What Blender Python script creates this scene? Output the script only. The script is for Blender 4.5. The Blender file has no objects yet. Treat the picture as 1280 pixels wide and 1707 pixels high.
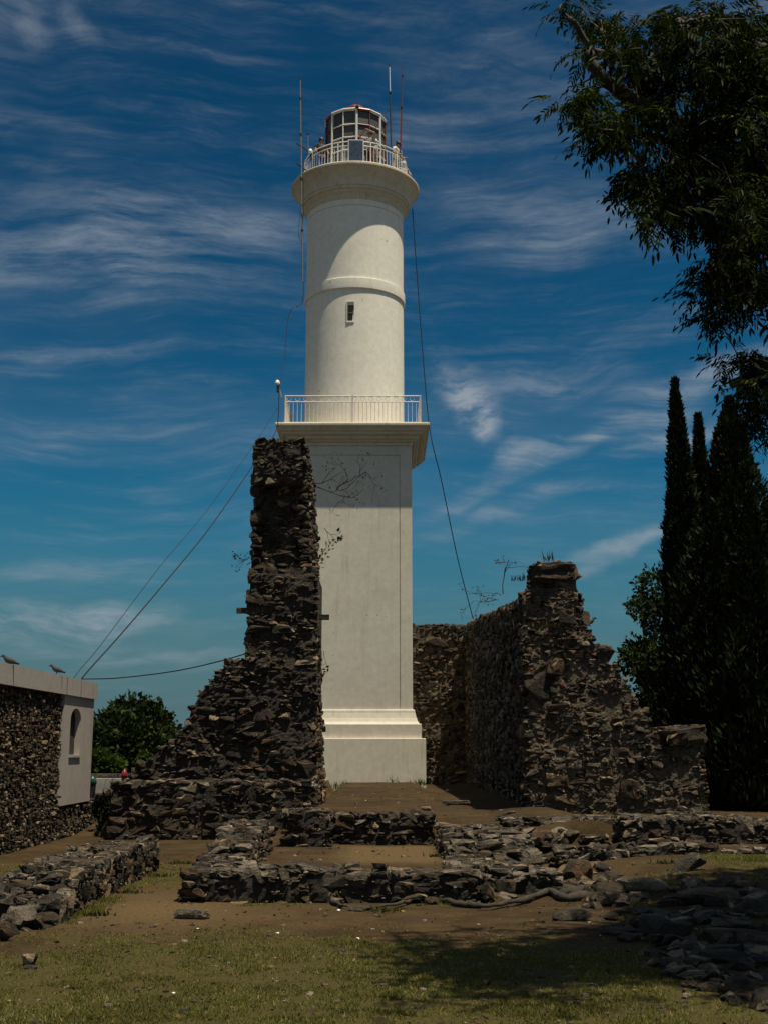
import bpy, bmesh, math, random
import numpy as np
from mathutils import Vector, Matrix, Euler, noise as mnoise

# ------------------------------------------------------------------ camera / light
S = bpy.context.scene
COL = S.collection
R = math.radians
F, CX, CY = 2000.0, 640.0, 853.5          # focal length and centre in photograph pixels
PITCH = math.atan(392.0 / F)
EYE = Vector((0, 0, 1.65))
cp, sp = math.cos(PITCH), math.sin(PITCH)

cam = bpy.data.cameras.new('camera'); camo = bpy.data.objects.new('camera', cam); COL.objects.link(camo)
camo.location = EYE; camo.rotation_euler = (math.pi / 2 + PITCH, 0, 0)
cam.sensor_width = 36; cam.lens = 36 * F / 1707.0; cam.clip_end = 5000; cam.clip_start = 0.05
S.camera = camo

SUN_EL, SUN_AZ = R(73), R(135)            # azimuth clockwise from +Y (view direction)
sun = bpy.data.lights.new('sun', 'SUN'); suno = bpy.data.objects.new('sun', sun); COL.objects.link(suno)
sun.energy = 4.75; sun.angle = R(0.5); sun.color = (1.0, 0.90, 0.70)
sd = Vector((math.sin(SUN_AZ) * math.cos(SUN_EL), math.cos(SUN_AZ) * math.cos(SUN_EL), math.sin(SUN_EL)))
suno.rotation_euler = (-sd).to_track_quat('-Z', 'Y').to_euler()

S.view_settings.view_transform = 'Standard'; S.view_settings.look = 'None'
S.view_settings.gamma = 1; S.view_settings.exposure = 0.25; S.view_settings.use_curve_mapping = False
S.cycles.max_bounces = 5; S.cycles.diffuse_bounces = 3; S.cycles.transparent_max_bounces = 8
S.cycles.use_denoising = True

# ------------------------------------------------------------------ node helper
class NT:
    def __init__(s, tree): s.t = tree; s.n = tree.nodes; s.l = tree.links
    def node(s, typ, **kw):
        n = s.n.new(typ)
        for k, v in kw.items(): setattr(n, k, v)
        return n
    def put(s, sock, v):
        if isinstance(v, bpy.types.NodeSocket): s.l.new(v, sock)
        else: sock.default_value = v
    def math(s, op, a, b=0.0, c=0.0, clamp=False):
        n = s.node('ShaderNodeMath', operation=op, use_clamp=clamp)
        s.put(n.inputs[0], a); s.put(n.inputs[1], b); s.put(n.inputs[2], c); return n.outputs[0]
    def vmath(s, op, a, b=(0, 0, 0)):
        n = s.node('ShaderNodeVectorMath', operation=op)
        s.put(n.inputs[0], a); s.put(n.inputs[1], b)
        return n.outputs['Value'] if op in ('LENGTH', 'DOT_PRODUCT') else n.outputs[0]
    def noise(s, vec, scale, detail=4, rough=0.55, dist=0.0, col=False):
        n = s.node('ShaderNodeTexNoise'); s.put(n.inputs['Vector'], vec)
        n.inputs['Scale'].default_value = scale; n.inputs['Detail'].default_value = detail
        n.inputs['Roughness'].default_value = rough; n.inputs['Distortion'].default_value = dist
        return n.outputs['Color' if col else 'Fac']
    def ramp(s, fac, stops, interp='LINEAR'):
        n = s.node('ShaderNodeValToRGB'); s.put(n.inputs[0], fac); e = n.color_ramp.elements
        n.color_ramp.interpolation = interp
        while len(e) < len(stops): e.new(0.5)
        for el, (p, c) in zip(e, stops):
            el.position = p; el.color = (c, c, c, 1) if isinstance(c, (int, float)) else (*c, 1)
        return n.outputs[0]
    def mapr(s, v, a, b, c=0.0, d=1.0, smooth=True):
        n = s.node('ShaderNodeMapRange', interpolation_type='SMOOTHSTEP' if smooth else 'LINEAR', clamp=True)
        s.put(n.inputs[0], v); n.inputs[1].default_value = a; n.inputs[2].default_value = b
        n.inputs[3].default_value = c; n.inputs[4].default_value = d; return n.outputs[0]
    def mix(s, f, a, b, mode='MIX'):
        n = s.node('ShaderNodeMix', data_type='RGBA', blend_type=mode)
        s.put(n.inputs[0], f)
        s.put(n.inputs[6], (*a, 1) if isinstance(a, tuple) and len(a) == 3 else a)
        s.put(n.inputs[7], (*b, 1) if isinstance(b, tuple) and len(b) == 3 else b)
        return n.outputs[2]
    def mapping(s, vec, loc=(0, 0, 0), rot=(0, 0, 0), scale=(1, 1, 1)):
        n = s.node('ShaderNodeMapping'); s.put(n.inputs[0], vec)
        n.inputs[1].default_value = loc; n.inputs[2].default_value = rot; n.inputs[3].default_value = scale
        return n.outputs[0]
    def bump(s, h, strength, dist):
        n = s.node('ShaderNodeBump'); s.put(n.inputs['Height'], h)
        n.inputs['Strength'].default_value = strength; n.inputs['Distance'].default_value = dist
        return n.outputs[0]

# ------------------------------------------------------------------ sky
def dir_of(px, py):
    v = Vector(((px - CX) / F, 1.0, (CY - py) / F))
    return Vector((v.x, v.y * cp - v.z * sp, v.y * sp + v.z * cp)).normalized()

SKY_GAMMA, SKY_TINT, CLOUD = 1.6, (0.27, 1.44, 1.34), (2.6, 3.0, 3.4)
world = bpy.data.worlds.new('World'); S.world = world; world.use_nodes = True
w = NT(world.node_tree); w.n.clear()
sky = w.node('ShaderNodeTexSky', sky_type='NISHITA', sun_disc=False, sun_elevation=SUN_EL, sun_rotation=SUN_AZ,
             altitude=0, air_density=1.0, dust_density=0.35, ozone_density=3.0)
gen = w.node('ShaderNodeTexCoord').outputs['Generated']
def offset_by_noise(v, scale, amt, detail=3):
    n = w.node('ShaderNodeVectorMath', operation='SCALE'); n.inputs['Scale'].default_value = amt
    w.put(n.inputs[0], w.vmath('SUBTRACT', w.noise(v, scale, detail, col=True), (0.5, 0.5, 0.5)))
    return w.vmath('ADD', v, n.outputs[0])
warp = offset_by_noise(gen, 4.0, 0.07)
wisp = offset_by_noise(offset_by_noise(gen, 3.0, 0.10), 14.0, 0.035, 4)
fib_up = w.noise(w.mapping(warp, rot=(0, R(15), 0), scale=(2.4, 2.4, 30)), 3.0, 8, 0.62)     # fibres rising to the right
fib_dn = w.noise(w.mapping(warp, loc=(3, 1, 2), rot=(0, R(-5), 0), scale=(2.8, 2.8, 24)), 3.4, 8, 0.65)
tex = w.noise(w.mapping(wisp, loc=(7, 2, 1), rot=(0, R(6), 0), scale=(1.8, 1.8, 7.5)), 7.5, 10, 0.68)   # torn, cottony
big = w.noise(w.mapping(gen, loc=(1.3, 0.2, 4.1), rot=(0, R(5), 0), scale=(1.6, 1.6, 6)), 1.7, 3)
thin = w.math('MULTIPLY', w.mapr(fib_up, 0.38, 0.85), w.mapr(tex, 0.30, 0.80))
acc = w.math('MULTIPLY', w.math('ADD', thin, w.math('MULTIPLY', w.mapr(big, 0.42, 0.75), 0.22)), 0.42)
def patch(px, py, rx, ry, tilt, amount, src, lo, hi, soft=0.0):
    """one bank of cirrus: an oval region of the sky dome filled with fibres"""
    global acc
    v = w.vmath('SUBTRACT', wisp, tuple(dir_of(px, py)))
    v = w.mapping(v, rot=(0, tilt, 0))
    v = w.vmath('MULTIPLY', v, (F / rx, 1.2, F / ry))
    m = w.mapr(w.vmath('LENGTH', v), 1.0, soft)
    k = w.math('MULTIPLY', w.math('MULTIPLY', m, amount), w.mapr(src, lo, hi))
    acc = w.math('ADD', acc, w.math('MULTIPLY', k, w.mapr(tex, 0.20, 0.62, 0.35, 1.0)))
patch(250, 395, 430, 110, R(-4), 0.55, fib_dn, 0.30, 0.72)
patch(130, 450, 420, 70, R(-3), 0.42, fib_dn, 0.32, 0.70)
patch(420, 380, 120, 40, R(-6), 0.35, tex, 0.25, 0.65)
patch(880, 370, 300, 90, R(-8), 0.45, fib_dn, 0.30, 0.74)
patch(960, 400, 220, 50, R(4), 0.30, fib_up, 0.30, 0.70)
patch(850, 130, 260, 90, R(-10), 0.16, tex, 0.25, 0.7)
patch(775, 650, 100, 50, R(-38), 1.0, tex, 0.30, 0.70)
patch(812, 690, 55, 36, R(-55), 0.9, tex, 0.28, 0.66)
patch(910, 640, 180, 45, R(-5), 0.45, tex, 0.25, 0.65)
patch(870, 752, 90, 26, R(14), 0.75, fib_up, 0.28, 0.60)
patch(1000, 735, 210, 28, R(16), 0.75, fib_up, 0.28, 0.60)
patch(1140, 650, 220, 42, R(15), 0.60, fib_up, 0.28, 0.62)
patch(1110, 742, 110, 26, R(12), 0.75, tex, 0.22, 0.58)
patch(1050, 905, 140, 18, R(14), 0.75, fib_up, 0.22, 0.52)
patch(970, 945, 80, 12, R(16), 0.35, fib_up, 0.22, 0.55)
patch(760, 820, 110, 32, R(18), 0.50, fib_up, 0.26, 0.62)
patch(830, 850, 210, 30, R(14), 0.42, fib_up, 0.26, 0.62)
patch(210, 1010, 120, 34, R(4), 0.80, tex, 0.22, 0.62)
patch(60, 1030, 210, 60, R(0), 0.65, tex, 0.25, 0.65)
patch(250, 1080, 240, 18, R(3), 0.40, fib_up, 0.25, 0.6)
patch(130, 930, 240, 30, R(6), 0.30, fib_up, 0.25, 0.65)
patch(200, 720, 420, 60, R(8), 0.25, fib_up, 0.28, 0.7)
patch(120, 590, 300, 40, R(8), 0.22, fib_up, 0.28, 0.7)
patch(55, 36, 50, 22, R(-20), 0.3, tex, 0.25, 0.6)
patch(140, 36, 42, 24, R(-30), 0.3, tex, 0.25, 0.6)
patch(100, 210, 260, 40, R(-10), 0.22, fib_dn, 0.30, 0.7)
patch(840, 215, 320, 60, R(6), 0.22, fib_up, 0.30, 0.7)
# extra cirrus over the unseen dome, added to brighten the shade
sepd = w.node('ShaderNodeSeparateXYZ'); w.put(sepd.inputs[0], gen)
fill_cirrus = w.math('MULTIPLY', w.mapr(sepd.outputs[1], 0.86, 0.70), w.mapr(big, 0.30, 0.62))
acc = w.math('ADD', acc, w.math('MULTIPLY', w.math('MULTIPLY', fill_cirrus, w.mapr(fib_dn, 0.30, 0.70)), 0.85))
norm = w.node('ShaderNodeVectorMath', operation='SCALE'); w.put(norm.inputs[0], sky.outputs[0]); norm.inputs['Scale'].default_value = 0.25
base = w.node('ShaderNodeGamma'); w.put(base.inputs[0], norm.outputs[0]); base.inputs[1].default_value = SKY_GAMMA
deep = w.mix(1.0, base.outputs[0], SKY_TINT, 'MULTIPLY')
sepz = w.node('ShaderNodeSeparateXYZ'); w.put(sepz.inputs[0], gen)
haze = w.mapr(sepz.outputs[2], 0.24, 0.02, 0.0, 0.90)              # dull haze band along the whole horizon
deep = w.mix(haze, deep, (0.68, 1.14, 1.42))
# cloud brightening towards the sun, added as fill for the shaded sides
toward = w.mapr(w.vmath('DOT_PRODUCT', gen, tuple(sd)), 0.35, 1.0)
cloud_fill = w.mix(toward, CLOUD, (6.0, 5.6, 4.9))
clouded = w.mix(w.math('MINIMUM', w.math('MULTIPLY', acc, 0.85), 0.9), deep, cloud_fill)
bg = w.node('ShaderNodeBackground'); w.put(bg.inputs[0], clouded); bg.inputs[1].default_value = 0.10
w.l.new(bg.outputs[0], w.node('ShaderNodeOutputWorld').inputs[0])
world.cycles.sampling_method = 'MANUAL'; world.cycles.sample_map_resolution = 256

# ------------------------------------------------------------------ projection helpers
def P(px, py, Y):
    """world point on the photograph's ray (px, py) at distance Y in front of the camera"""
    d = dir_of(px, py); return EYE + d * (Y / d.y)
def zc(p): return p[1] * cp + (p[2] - EYE.z) * sp
def mpp(p): return zc(p) / F                 # metres per photograph pixel at p

def vnoise(x, y, seed=0):
    x = np.asarray(x, float); y = np.asarray(y, float)
    xi = np.floor(x).astype(np.int64); yi = np.floor(y).astype(np.int64); xf = x - xi; yf = y - yi
    def h(a, b):
        v = np.sin(a * 127.1 + b * 311.7 + seed * 74.7) * 43758.5453; return v - np.floor(v)
    u = xf * xf * (3 - 2 * xf); v = yf * yf * (3 - 2 * yf)
    return (h(xi, yi) * (1 - u) + h(xi + 1, yi) * u) * (1 - v) + (h(xi, yi + 1) * (1 - u) + h(xi + 1, yi + 1) * u) * v
def fbm(x, y, seed=0, o=4):
    s = 0; a = 0.5
    for i in range(o): s = s + a * vnoise(np.asarray(x) * 2 ** i, np.asarray(y) * 2 ** i, seed + i); a *= 0.5
    return s
def sst(a, b, x):
    t = np.clip((np.asarray(x, float) - a) / (b - a), 0, 1); return t * t * (3 - 2 * t)

def height(x, y):
    x = np.asarray(x, float); y = np.asarray(y, float)
    z = 0.05 * (fbm(x * 0.5, y * 0.5, 3) - 0.47) + 0.03 * (fbm(x * 2.2, y * 2.2, 8) - 0.47)
    court = sst(-2.0, -1.9, x) * (1 - sst(1.1, 1.3, x)) * sst(13.7, 13.8, y)
    z = z + 0.20 * court
    terr = sst(-1.5, -1.35, x) * (1 - sst(3.3, 4.3, x)) * sst(18.9, 19.1, y)
    z = z + terr * (0.40 - 0.12 * sst(20, 28, y) + 0.0 * x)
    z = z + 0.92 * (1 - sst(-1.9, -1.7, x)) * sst(22.7, 22.9, y) * sst(-5.2, -5.0, x) * (1 - .6 * sst(26.4, 30, y))
    z = z + 0.55 * sst(23, 30, y) * (1 - sst(-5.2, -5.0, x))
    z = z + 0.12 * sst(2.0, 4.0, x) * sst(12, 16, y) * (1 - terr)
    z = z + 0.10 * sst(2.2, 3.2, x) * sst(8.5, 10, y)
    return z
def hgt(x, y): return float(height(x, y))
def G(px, py):
    """where the photograph's ray meets the ground"""
    d = dir_of(px, py); t = np.arange(5.0, 90, 0.04)
    X = d.x * t; Y = d.y * t; hit = np.nonzero(EYE.z + d.z * t <= height(X, Y))[0]
    i = hit[0] if len(hit) else -1
    return Vector((X[i], Y[i], hgt(X[i], Y[i])))

# ------------------------------------------------------------------ object helpers
def link(o, parent=None):
    COL.objects.link(o)
    if parent is not None: o.parent = parent
    return o
def tag(o, label=None, cat=None, group=None, kind=None):
    if label: o['label'] = label
    if cat: o['category'] = cat
    if group: o['group'] = group
    if kind: o['kind'] = kind
    return o
def empty(name, loc, label, cat, group=None):
    o = bpy.data.objects.new(name, None); o.location = loc; o.empty_display_size = 0.3
    link(o); return tag(o, label, cat, group)
def obj(name, mesh, parent=None, loc=None, rot=None, scale=None):
    """link a mesh; loc is in world axes relative to the parent empty's location"""
    o = bpy.data.objects.new(name, mesh)
    if loc is not None: o.location = loc
    if rot is not None: o.rotation_euler = rot
    if scale is not None: o.scale = scale
    return link(o, parent)

class MB:
    def __init__(s, off=(0, 0, 0)): s.v = []; s.f = []; s.o = Vector(off)
    def add(s, vs, fs):
        b = len(s.v); o = s.o
        s.v += [(x[0] - o.x, x[1] - o.y, x[2] - o.z) for x in vs]; s.f += [tuple(i + b for i in f) for f in fs]; return s
    def box(s, a, b):
        x0, y0, z0 = a; x1, y1, z1 = b
        return s.add([(x0,y0,z0),(x1,y0,z0),(x1,y1,z0),(x0,y1,z0),(x0,y0,z1),(x1,y0,z1),(x1,y1,z1),(x0,y1,z1)],
                     [(0,3,2,1),(4,5,6,7),(0,1,5,4),(1,2,6,5),(2,3,7,6),(3,0,4,7)])
    def tube(s, pts, rad, n=8, cap=True):
        pts = [Vector(p) for p in pts]; rr = rad if isinstance(rad, (list, tuple)) else [rad] * len(pts)
        vs = []; fs = []; prev = None
        for i, p in enumerate(pts):
            t = (pts[min(i + 1, len(pts) - 1)] - pts[max(i - 1, 0)])
            t = t.normalized() if t.length > 1e-9 else Vector((0, 0, 1))
            a = prev if prev is not None else (Vector((1, 0, 0)) if abs(t.x) < 0.9 else Vector((0, 1, 0)))
            a = (a - t * a.dot(t)).normalized(); prev = a; b = t.cross(a)
            for k in range(n):
                q = 2 * math.pi * k / n; vs.append(p + (a * math.cos(q) + b * math.sin(q)) * rr[i])
        for i in range(len(pts) - 1):
            for k in range(n):
                k2 = (k + 1) % n; fs.append((i*n+k, i*n+k2, (i+1)*n+k2, (i+1)*n+k))
        if cap: fs.append(tuple(reversed(range(n)))); fs.append(tuple((len(pts)-1)*n + k for k in range(n)))
        return s.add(vs, fs)
    def lathe(s, prof, c, n=64, close=True):
        vs = []; fs = []
        for r, z in prof:
            for k in range(n):
                q = 2 * math.pi * k / n; vs.append((c[0] + r * math.cos(q), c[1] + r * math.sin(q), z))
        for i in range(len(prof) - 1):
            for k in range(n):
                k2 = (k + 1) % n; fs.append((i*n+k, i*n+k2, (i+1)*n+k2, (i+1)*n+k))
        if close: fs.append(tuple(reversed(range(n)))); fs.append(tuple((len(prof)-1)*n + k for k in range(n)))
        return s.add(vs, fs)
    def sqprof(s, prof, c):
        """square mouldings: (half width, z) profile swept round a square"""
        vs = []; fs = []
        for h, z in prof:
            vs += [(c[0]-h, c[1]-h, z), (c[0]+h, c[1]-h, z), (c[0]+h, c[1]+h, z), (c[0]-h, c[1]+h, z)]
        for i in range(len(prof) - 1):
            for k in range(4):
                k2 = (k + 1) % 4; fs.append((i*4+k, i*4+k2, (i+1)*4+k2, (i+1)*4+k))
        fs.append((3, 2, 1, 0)); m = (len(prof) - 1) * 4; fs.append((m, m+1, m+2, m+3))
        return s.add(vs, fs)
    def mesh(s, mat, smooth=False, name='mesh'):
        me = bpy.data.meshes.new(name); me.from_pydata([tuple(v) for v in s.v], [], s.f); me.update()
        if mat: me.materials.append(mat)
        if smooth: me.shade_smooth()
        return me

def smooth_by_angle(me, ang=35):
    me.shade_smooth()
    try: me.set_sharp_from_angle(angle=R(ang))
    except Exception: pass
    return me

# ------------------------------------------------------------------ materials
def new_mat(name):
    m = bpy.data.materials.new(name); m.use_nodes = True
    t = NT(m.node_tree); b = t.n['Principled BSDF']; return m, t, b
def geo(t): return t.node('ShaderNodeNewGeometry')
def plain(name, c, rough=0.6, metal=0.0, var=0.25, scale=6, bump=0.0):
    m, t, b = new_mat(name); pos = geo(t).outputs['Position']
    n = t.noise(pos, scale, 5)
    lo = tuple(x * (1 - var) for x in c); hi = tuple(min(1, x * (1 + var)) for x in c)
    t.put(b.inputs['Base Color'], t.ramp(n, [(0.3, lo), (0.7, hi)]))
    b.inputs['Roughness'].default_value = rough; b.inputs['Metallic'].default_value = metal
    if bump: t.put(b.inputs['Normal'], t.bump(t.noise(pos, scale * 6, 4), bump, 0.01))
    return m

def stone_mat(name, stops, tint=(1, 1, 1), lich=0.25):
    m, t, b = new_mat(name); g = geo(t); pos = g.outputs['Position']
    rnd = t.math('FRACT', t.math('ADD', t.node('ShaderNodeObjectInfo').outputs['Random'], t.math('MULTIPLY', g.outputs['Random Per Island'], 7.31)))
    c = t.ramp(rnd, stops)
    n1 = t.noise(pos, 9, 6, 0.65); n2 = t.noise(pos, 42, 5, 0.7); n3 = t.noise(pos, 2.3, 4)
    c = t.mix(1.0, c, t.ramp(n1, [(0.25, 0.40), (0.5, 0.92), (0.78, 1.65)]), 'MULTIPLY')
    c = t.mix(1.0, c, t.ramp(n2, [(0.3, 0.6), (0.7, 1.35)]), 'MULTIPLY')
    spot = t.math('MULTIPLY', t.mapr(t.noise(pos, 17, 5, 0.7), 0.60, 0.72), t.mapr(n3, 0.45, 0.65))
    c = t.mix(t.math('MULTIPLY', spot, lich), c, (0.21, 0.19, 0.15))
    c = t.mix(1.0, c, (*tint, 1), 'MULTIPLY')
    t.put(b.inputs['Base Color'], c)
    t.put(b.inputs['Roughness'], t.ramp(n2, [(0.3, 0.62), (0.7, 0.9)]))
    b.inputs['Specular IOR Level'].default_value = 0.3
    h = t.math('ADD', t.math('MULTIPLY', n1, 1.0), t.math('MULTIPLY', n2, 0.45))
    t.put(b.inputs['Normal'], t.bump(h, 1.0, 0.075))
    return m
STOPS = [(0.0, (.010, .008, .006)), (0.20, (.026, .021, .015)), (0.40, (.054, .041, .027)), (0.56, (.036, .030, .023)),
         (0.72, (.086, .052, .026)), (0.85, (.125, .095, .063)), (1.0, (.28, .228, .16))]
M_STONE = stone_mat('slate_rubble', STOPS, tint=(1.0, 0.91, 0.79))
M_STONE_R = stone_mat('slate_rubble_brown', STOPS, tint=(1.0, 0.90, 0.76), lich=0.3)
M_SLAB = stone_mat('weathered_slab', [(0, (.034, .027, .019)), (.35, (.064, .051, .036)), (.7, (.105, .083, .059)), (1, (.26, .21, .15))], lich=0.5)
M_BRICK = stone_mat('old_brick', [(0, (.07, .030, .016)), (.5, (.11, .050, .026)), (1, (.14, .07, .04))], lich=0.15)

def mortar_mat(name, c):
    m, t, b = new_mat(name); pos = geo(t).outputs['Position']
    n1 = t.noise(pos, 14, 6, 0.7); n2 = t.noise(pos, 3, 4)
    k = t.ramp(n1, [(0.3, tuple(x * 0.35 for x in c)), (0.55, c), (0.8, tuple(x * 1.5 for x in c))])
    k = t.mix(1.0, k, t.ramp(n2, [(0.3, 0.6), (0.7, 1.25)]), 'MULTIPLY')
    t.put(b.inputs['Base Color'], k); b.inputs['Roughness'].default_value = 0.95
    t.put(b.inputs['Normal'], t.bump(n1, 1.0, 0.08)); return m
M_MORTAR_D = mortar_mat('dark_earth_mortar', (.036, .027, .018))
M_MORTAR_L = mortar_mat('sandy_mortar', (.115, .088, .056))
M_CHIP = stone_mat('pale_chips', [(0, (.05, .040, .029)), (.5, (.10, .080, .058)), (1, (.26, .22, .165))], lich=0.2)

def plaster_mat(name, c, dirt=0.5):
    m, t, b = new_mat(name); pos = geo(t).outputs['Position']
    n1 = t.noise(pos, 1.1, 5, 0.6); n2 = t.noise(t.mapping(pos, scale=(5, 5, 0.35)), 1.3, 5, 0.6); n3 = t.noise(pos, 30, 4)
    k = t.mix(t.mapr(n1, 0.42, 0.72, 0, 0.30 * dirt), c, tuple(x * y for x, y in zip(c, (0.74, 0.71, 0.64))))
    k = t.mix(t.mapr(n2, 0.55, 0.78, 0, 0.55 * dirt), k, tuple(x * y for x, y in zip(c, (0.60, 0.55, 0.46))))
    k = t.mix(1.0, k, t.ramp(t.noise(pos, 5, 6, 0.7), [(0.3, 0.88), (0.7, 1.06)]), 'MULTIPLY')
    k = t.mix(t.mapr(t.noise(t.mapping(pos, scale=(9, 9, 0.5)), 1.0, 4, 0.6), 0.62, 0.75, 0, 0.35 * dirt), k, tuple(x * y for x, y in zip(c, (0.50, 0.40, 0.28))))
    sp_ = t.mapr(t.noise(pos, 6.5, 2), 0.735, 0.76, 0, 0.75)
    k = t.mix(sp_, k, (0.22, 0.18, 0.14))
    t.put(b.inputs['Base Color'], k); b.inputs['Roughness'].default_value = 0.75
    b.inputs['Specular IOR Level'].default_value = 0.25
    t.put(b.inputs['Normal'], t.bump(t.math('ADD', n1, t.math('MULTIPLY', n3, 0.25)), 0.25, 0.03)); return m
M_PLASTER = plaster_mat('white_limewash', (.84, .80, .70))
M_PLASTER_B = plaster_mat('dimmed_limewash', (.64, .595, .495), 0.9)  # limewash of the square base, the dimming low down put into its colour
M_PLASTER_T = plaster_mat('stained_limewash', (.66, .60, .48), 1.5)
M_HOUSE = plaster_mat('house_plaster', (.37, .33, .30), 0.7)
M_WHITE = plain('white_paint', (.72, .70, .66), 0.45, var=0.12, scale=20)
M_PINKW = plain('faded_railing_paint', (.60, .53, .49), 0.5, var=0.2, scale=25)
M_RED = plain('red_paint', (.20, .012, .012), 0.4, var=0.3, scale=15)
M_DRED = plain('dark_red_paint', (.11, .012, .012), 0.5, var=0.3, scale=15)
M_GREYM = plain('galvanised_metal', (.20, .19, .18), 0.5, 0.4, 0.25, 20)
M_DARKM = plain('dark_metal', (.025, .022, .022), 0.5, 0.2)
M_CABLE = plain('black_cable', (.008, .008, .009), 0.6)
M_BLIND = plain('grey_blind', (.06, .06, .06), 0.6, var=0.15, scale=2)
M_BARK = plain('bark', (.035, .026, .018), 0.9, var=0.45, scale=14, bump=0.6)
M_TWIG = plain('dry_twig', (.045, .030, .020), 0.9, var=0.3)
M_BIRD = plain('bird_feathers', (.012, .011, .012), 0.7, var=0.5, scale=60)
M_SKIN = plain('skin', (.32, .17, .11), 0.6, var=0.1)
M_HAIR = plain('hair', (.015, .011, .009), 0.6)
M_CLOTH_W = plain('white_cloth', (.70, .69, .67), 0.9, var=0.1)
M_CLOTH_G = plain('grey_cloth', (.28, .27, .27), 0.9, var=0.2)
M_CLOTH_D = plain('dark_cloth', (.02, .02, .026), 0.9)
M_CLOTH_B = plain('blue_cloth', (.03, .09, .24), 0.9)
M_CLOTH_R = plain('brown_cloth', (.09, .04, .03), 0.9)
M_VOID = plain('dark_interior', (.006, .005, .005), 0.9)
M_GREENP = plain('green_plastic', (.008, .06, .035), 0.35)
M_REDP = plain('red_plastic', (.30, .012, .015), 0.35)
M_CONC = plain('pale_concrete', (.28, .28, .26), 0.9, var=0.25, scale=4)
M_RUST = plain('rusty_iron', (.10, .030, .018), 0.8, var=0.4, scale=20)

def glass_mat():
    m, t, b = new_mat('lantern_glass'); b.inputs['Base Color'].default_value = (.75, .85, .9, 1)
    b.inputs['Roughness'].default_value = 0.05; b.inputs['Alpha'].default_value = 0.25; return m
M_GLASS = glass_mat()
def solar_mat():
    m, t, b = new_mat('solar_cells'); pos = geo(t).outputs['Position']
    v = t.node('ShaderNodeTexVoronoi'); t.put(v.inputs['Vector'], pos); v.inputs['Scale'].default_value = 18
    t.put(b.inputs['Base Color'], t.ramp(t.vmath('LENGTH', v.outputs['Color']), [(0.3, (.006, .014, .032)), (1.0, (.03, .065, .12))]))
    b.inputs['Roughness'].default_value = 0.55; b.inputs['Specular IOR Level'].default_value = 0.2; return m
M_SOLAR = solar_mat()

def leaf_mat(name, stops, trans=0.25):
    m, t, b = new_mat(name); g = geo(t)
    rnd = g.outputs['Random Per Island']
    o = t.node('ShaderNodeObjectInfo').outputs['Random']
    f = t.math('FRACT', t.math('ADD', rnd, o))
    n = t.noise(g.outputs['Position'], 1.6, 3)
    c = t.mix(1.0, t.ramp(f, stops), t.ramp(n, [(0.3, 0.65), (0.7, 1.35)]), 'MULTIPLY')
    t.put(b.inputs['Base Color'], c); b.inputs['Roughness'].default_value = 0.6
    b.inputs['Specular IOR Level'].default_value = 0.05
    tr = t.node('ShaderNodeBsdfTranslucent'); t.put(tr.inputs[0], t.mix(1.0, c, (1.5, 1.7, 0.5), 'MULTIPLY'))
    ms = t.node('ShaderNodeMixShader'); ms.inputs[0].default_value = trans
    t.l.new(b.outputs[0], ms.inputs[1]); t.l.new(tr.outputs[0], ms.inputs[2])
    t.l.new(ms.outputs[0], t.n['Material Output'].inputs[0]); return m
M_LEAF = leaf_mat('ash_leaves', [(0, (.005, .009, .002)), (.5, (.008, .013, .003)), (.85, (.018, .027, .006)), (1, (.070, .085, .018))], 0.2)
M_CYP = leaf_mat('cypress_foliage', [(0, (.006, .010, .004)), (.55, (.012, .018, .007)), (.9, (.026, .034, .011)), (1, (.050, .042, .018))], 0.06)
M_BUSH = leaf_mat('dark_bush_leaves', [(0, (.008, .014, .005)), (.6, (.018, .028, .008)), (1, (.04, .055, .014))], 0.15)
M_BUSHL = leaf_mat('bright_bush_leaves', [(0, (.015, .03, .006)), (.6, (.04, .065, .012)), (1, (.08, .11, .02))], 0.25)
M_DRY = leaf_mat('dry_leaves', [(0, (.03, .022, .012)), (.6, (.05, .04, .02)), (1, (.06, .06, .025))], 0.2)
M_GRASS = leaf_mat('lawn_grass', [(0, (.055, .066, .016)), (.5, (.10, .100, .028)), (.8, (.15, .128, .045)), (1, (.24, .19, .085))], 0.3)
M_LITTER = leaf_mat('fallen_leaves', [(0, (.03, .018, .009)), (.5, (.09, .055, .025)), (.85, (.14, .10, .05)), (1, (.24, .18, .10))], 0.1)
M_WEED = leaf_mat('weed_blades', [(0, (.03, .04, .012)), (.5, (.06, .06, .02)), (1, (.12, .095, .04))], 0.3)

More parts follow.
